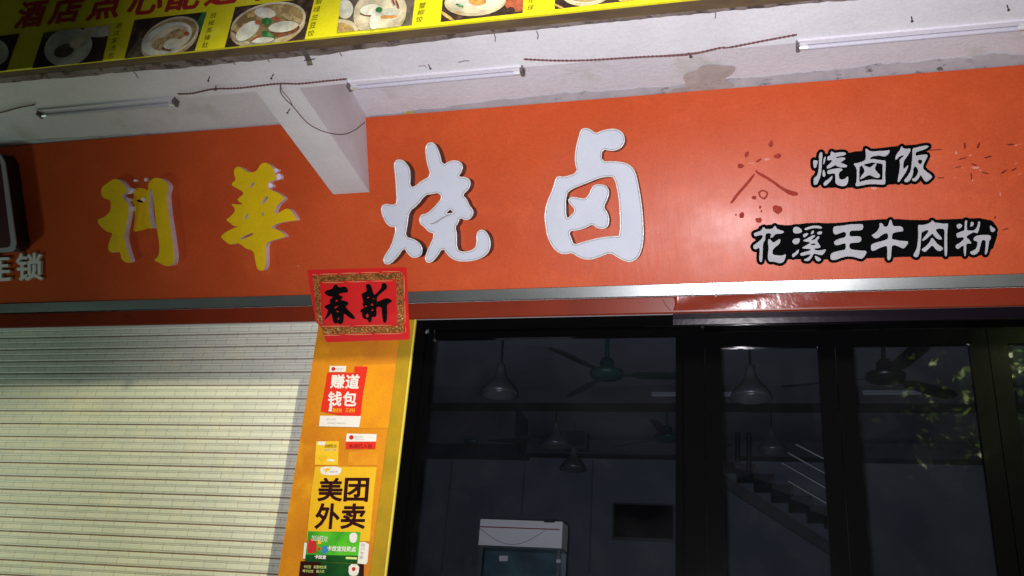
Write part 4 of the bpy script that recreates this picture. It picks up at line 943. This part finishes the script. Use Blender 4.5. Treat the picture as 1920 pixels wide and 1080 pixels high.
s = MB(); q = [PY(x, y, yc-.006) for x, y in ((936,1042),(952,1042),(952,1052),(936,1052))]; s.prism(q, .003, S_WH); s.prism([PY(x, y, yc-.006) for x, y in ((1043,1049),(1051,1049),(1051,1055),(1043,1055))], .003, S_WH); s.build('price_tag', cab)
# staircase at the back, rising to the left
st = thing('staircase', (0, 5.3, 0), 'dark staircase with thin metal handrails seen through the glass door', 'staircase')
a = PY(1345,850,5.3); c = PY(1556,970,5.3)
s = MB(); N = 6; dx = (c.x-a.x)/N; dz = (a.z-c.z)/N
for k in range(N):
    x = a.x+dx*k; z = a.z-dz*k
    s.box((x, 5.3, z-.045), (x+dx*1.12, 6.1, z), BLK); s.box((x+dx, 5.3, z-dz*.9), (x+dx+.03, 6.1, z-.046), STRG)
    s.raw([(x+dx*.1, 5.299, z-.045), (x+dx, 5.299, z-.045), (x+dx, 5.299, z-dz), (x+dx*.1, 5.33, z-.045), (x+dx, 5.33, z-.045), (x+dx, 5.33, z-dz)], [(0,2,1),(3,4,5),(0,1,4,3),(1,2,5,4),(2,0,3,5)], BLK)
s.build('steps', st)
s = MB(); e0 = PY(1345,905,5.28); e1 = PY(1560,1043,5.28)
s.hexa([e0, e0+Vector((0,.05,0)), e1+Vector((0,.05,0)), e1], [e0+Vector((0,0,.13)), e0+Vector((0,.05,.13)), e1+Vector((0,.05,.13)), e1+Vector((0,0,.13))], INDARK); s.build('stringer', st)
for p0, p1 in (((1492,833),(1560,868)),((1472,846),(1560,895)),((1466,868),(1560,922)),((1478,902),(1560,950))):
    s = MB(); s.tube([PY(*p0, 5.15), PY(*p1, 5.15)], .011, STEELR, 6); s.build('handrail', st)
for x, y0, y1 in ((1383,812,868),(1404,812,890)):
    s = MB(); s.tube([PY(x, y0, 5.2), PY(x, y1, 5.2)], .03, BLK, 6); s.build('post', st)

# ================================================================== TREE ACROSS THE PAVEMENT (seen only as a reflection in the doors)
tree = thing('street_tree', (4.7, -7.4, -.12), 'leafy street tree behind the photographer, mirrored in the glass doors', 'tree')
BARK = mat('bark', (.10,.07,.05), .9, c2=(.05,.035,.03), scale=20, bump=.01, bscale=30)
LEAF = mat('leaf', (.05,.11,.010), .5, c2=(.12,.18,.015), scale=1.2, c3=(.02,.06,.01), scale3=3)
s = MB(); s.tube([(4.7,-7.4,-.12),(4.72,-7.38,1.4),(4.65,-7.4,2.8),(4.7,-7.35,4.2),(4.6,-7.3,5.6)], [.16,.13,.11,.08,.04], BARK, 10)
rnd = random.Random(4)
tips = []
for k in range(9):
    a = k*2.4; z0 = 2.6+.3*k; e = Vector((4.1+cos(a)*rnd.uniform(1.0,1.7), -7.36+sin(a)*rnd.uniform(.8,1.5), z0+rnd.uniform(.7,1.5)))
    o0 = Vector((4.68,-7.38,z0)); mid = o0.lerp(e, .5)+Vector((0,0,-.1)); s.tube([o0, mid, e], [.05,.03,.012], BARK, 6); tips += [e, mid]
s.build('trunk', tree)
s = MB()
for k in range(4200):
    t = rnd.choice(tips); p = t+Vector((rnd.gauss(0,.34), rnd.gauss(0,.34), rnd.gauss(.05,.28)))
    u = Vector((rnd.gauss(0,1), rnd.gauss(0,1), rnd.gauss(0,.5))).normalized(); v = u.cross(Vector((rnd.gauss(0,1), rnd.gauss(0,1), 1))).normalized()
    L, W = rnd.uniform(.08,.20), rnd.uniform(.025,.05)
    s.face([p, p+u*L*.5+v*W, p+u*L, p+u*L*.5-v*W], LEAF)
s.build('crown', tree)
tree.scale = (1.18, 1.18, 1.18); tree.location = (4.75, -9.3, -.12)

for q in ([(432,110),(436,116),(441,121)],[(498,103),(501,110),(505,116)],[(640,93),(637,99),(641,105)],[(926,62),(929,70),(928,78)],[(1006,58),(1009,66),(1008,73)],[(1340,20),(1342,27),(1341,34)],[(250,134),(256,140),(258,146)],[(785,124),(797,123),(799,127)],[(860,117),(870,114),(880,114)]):
    s = MB(); s.tube([PZ(x, y, ZB-.001) for x, y in q], .0022, GRIME, 5); s.build('crack', bld)
s = MB(); s.flat(vp(VS,(690,120),(1000,110),(940,700),(660,700)), sy(.3), mat('faded_film', (.60,.25,.010), .3, c2=(.54,.20,.012), scale=5)); s.flat(vp(VS2,(560,-60),(830,-58),(822,60),(545,62)), sy(.3), mat('faded_film_low', (.60,.27,.014), .35, c2=(.52,.19,.012), scale=9)); s.build('faded_film', bld)
for x, ya, yb in ((1112,812,1075),(986,812,965),(846,862,1075)):
    a_ = PY(x, ya, YB-.02); c_ = PY(x, yb, YB-.02); s = MB(); s.box((a_.x, YB-.02, c_.z), (a_.x+.018, YB-.001, a_.z), STRG); s.build('conduit', bld)
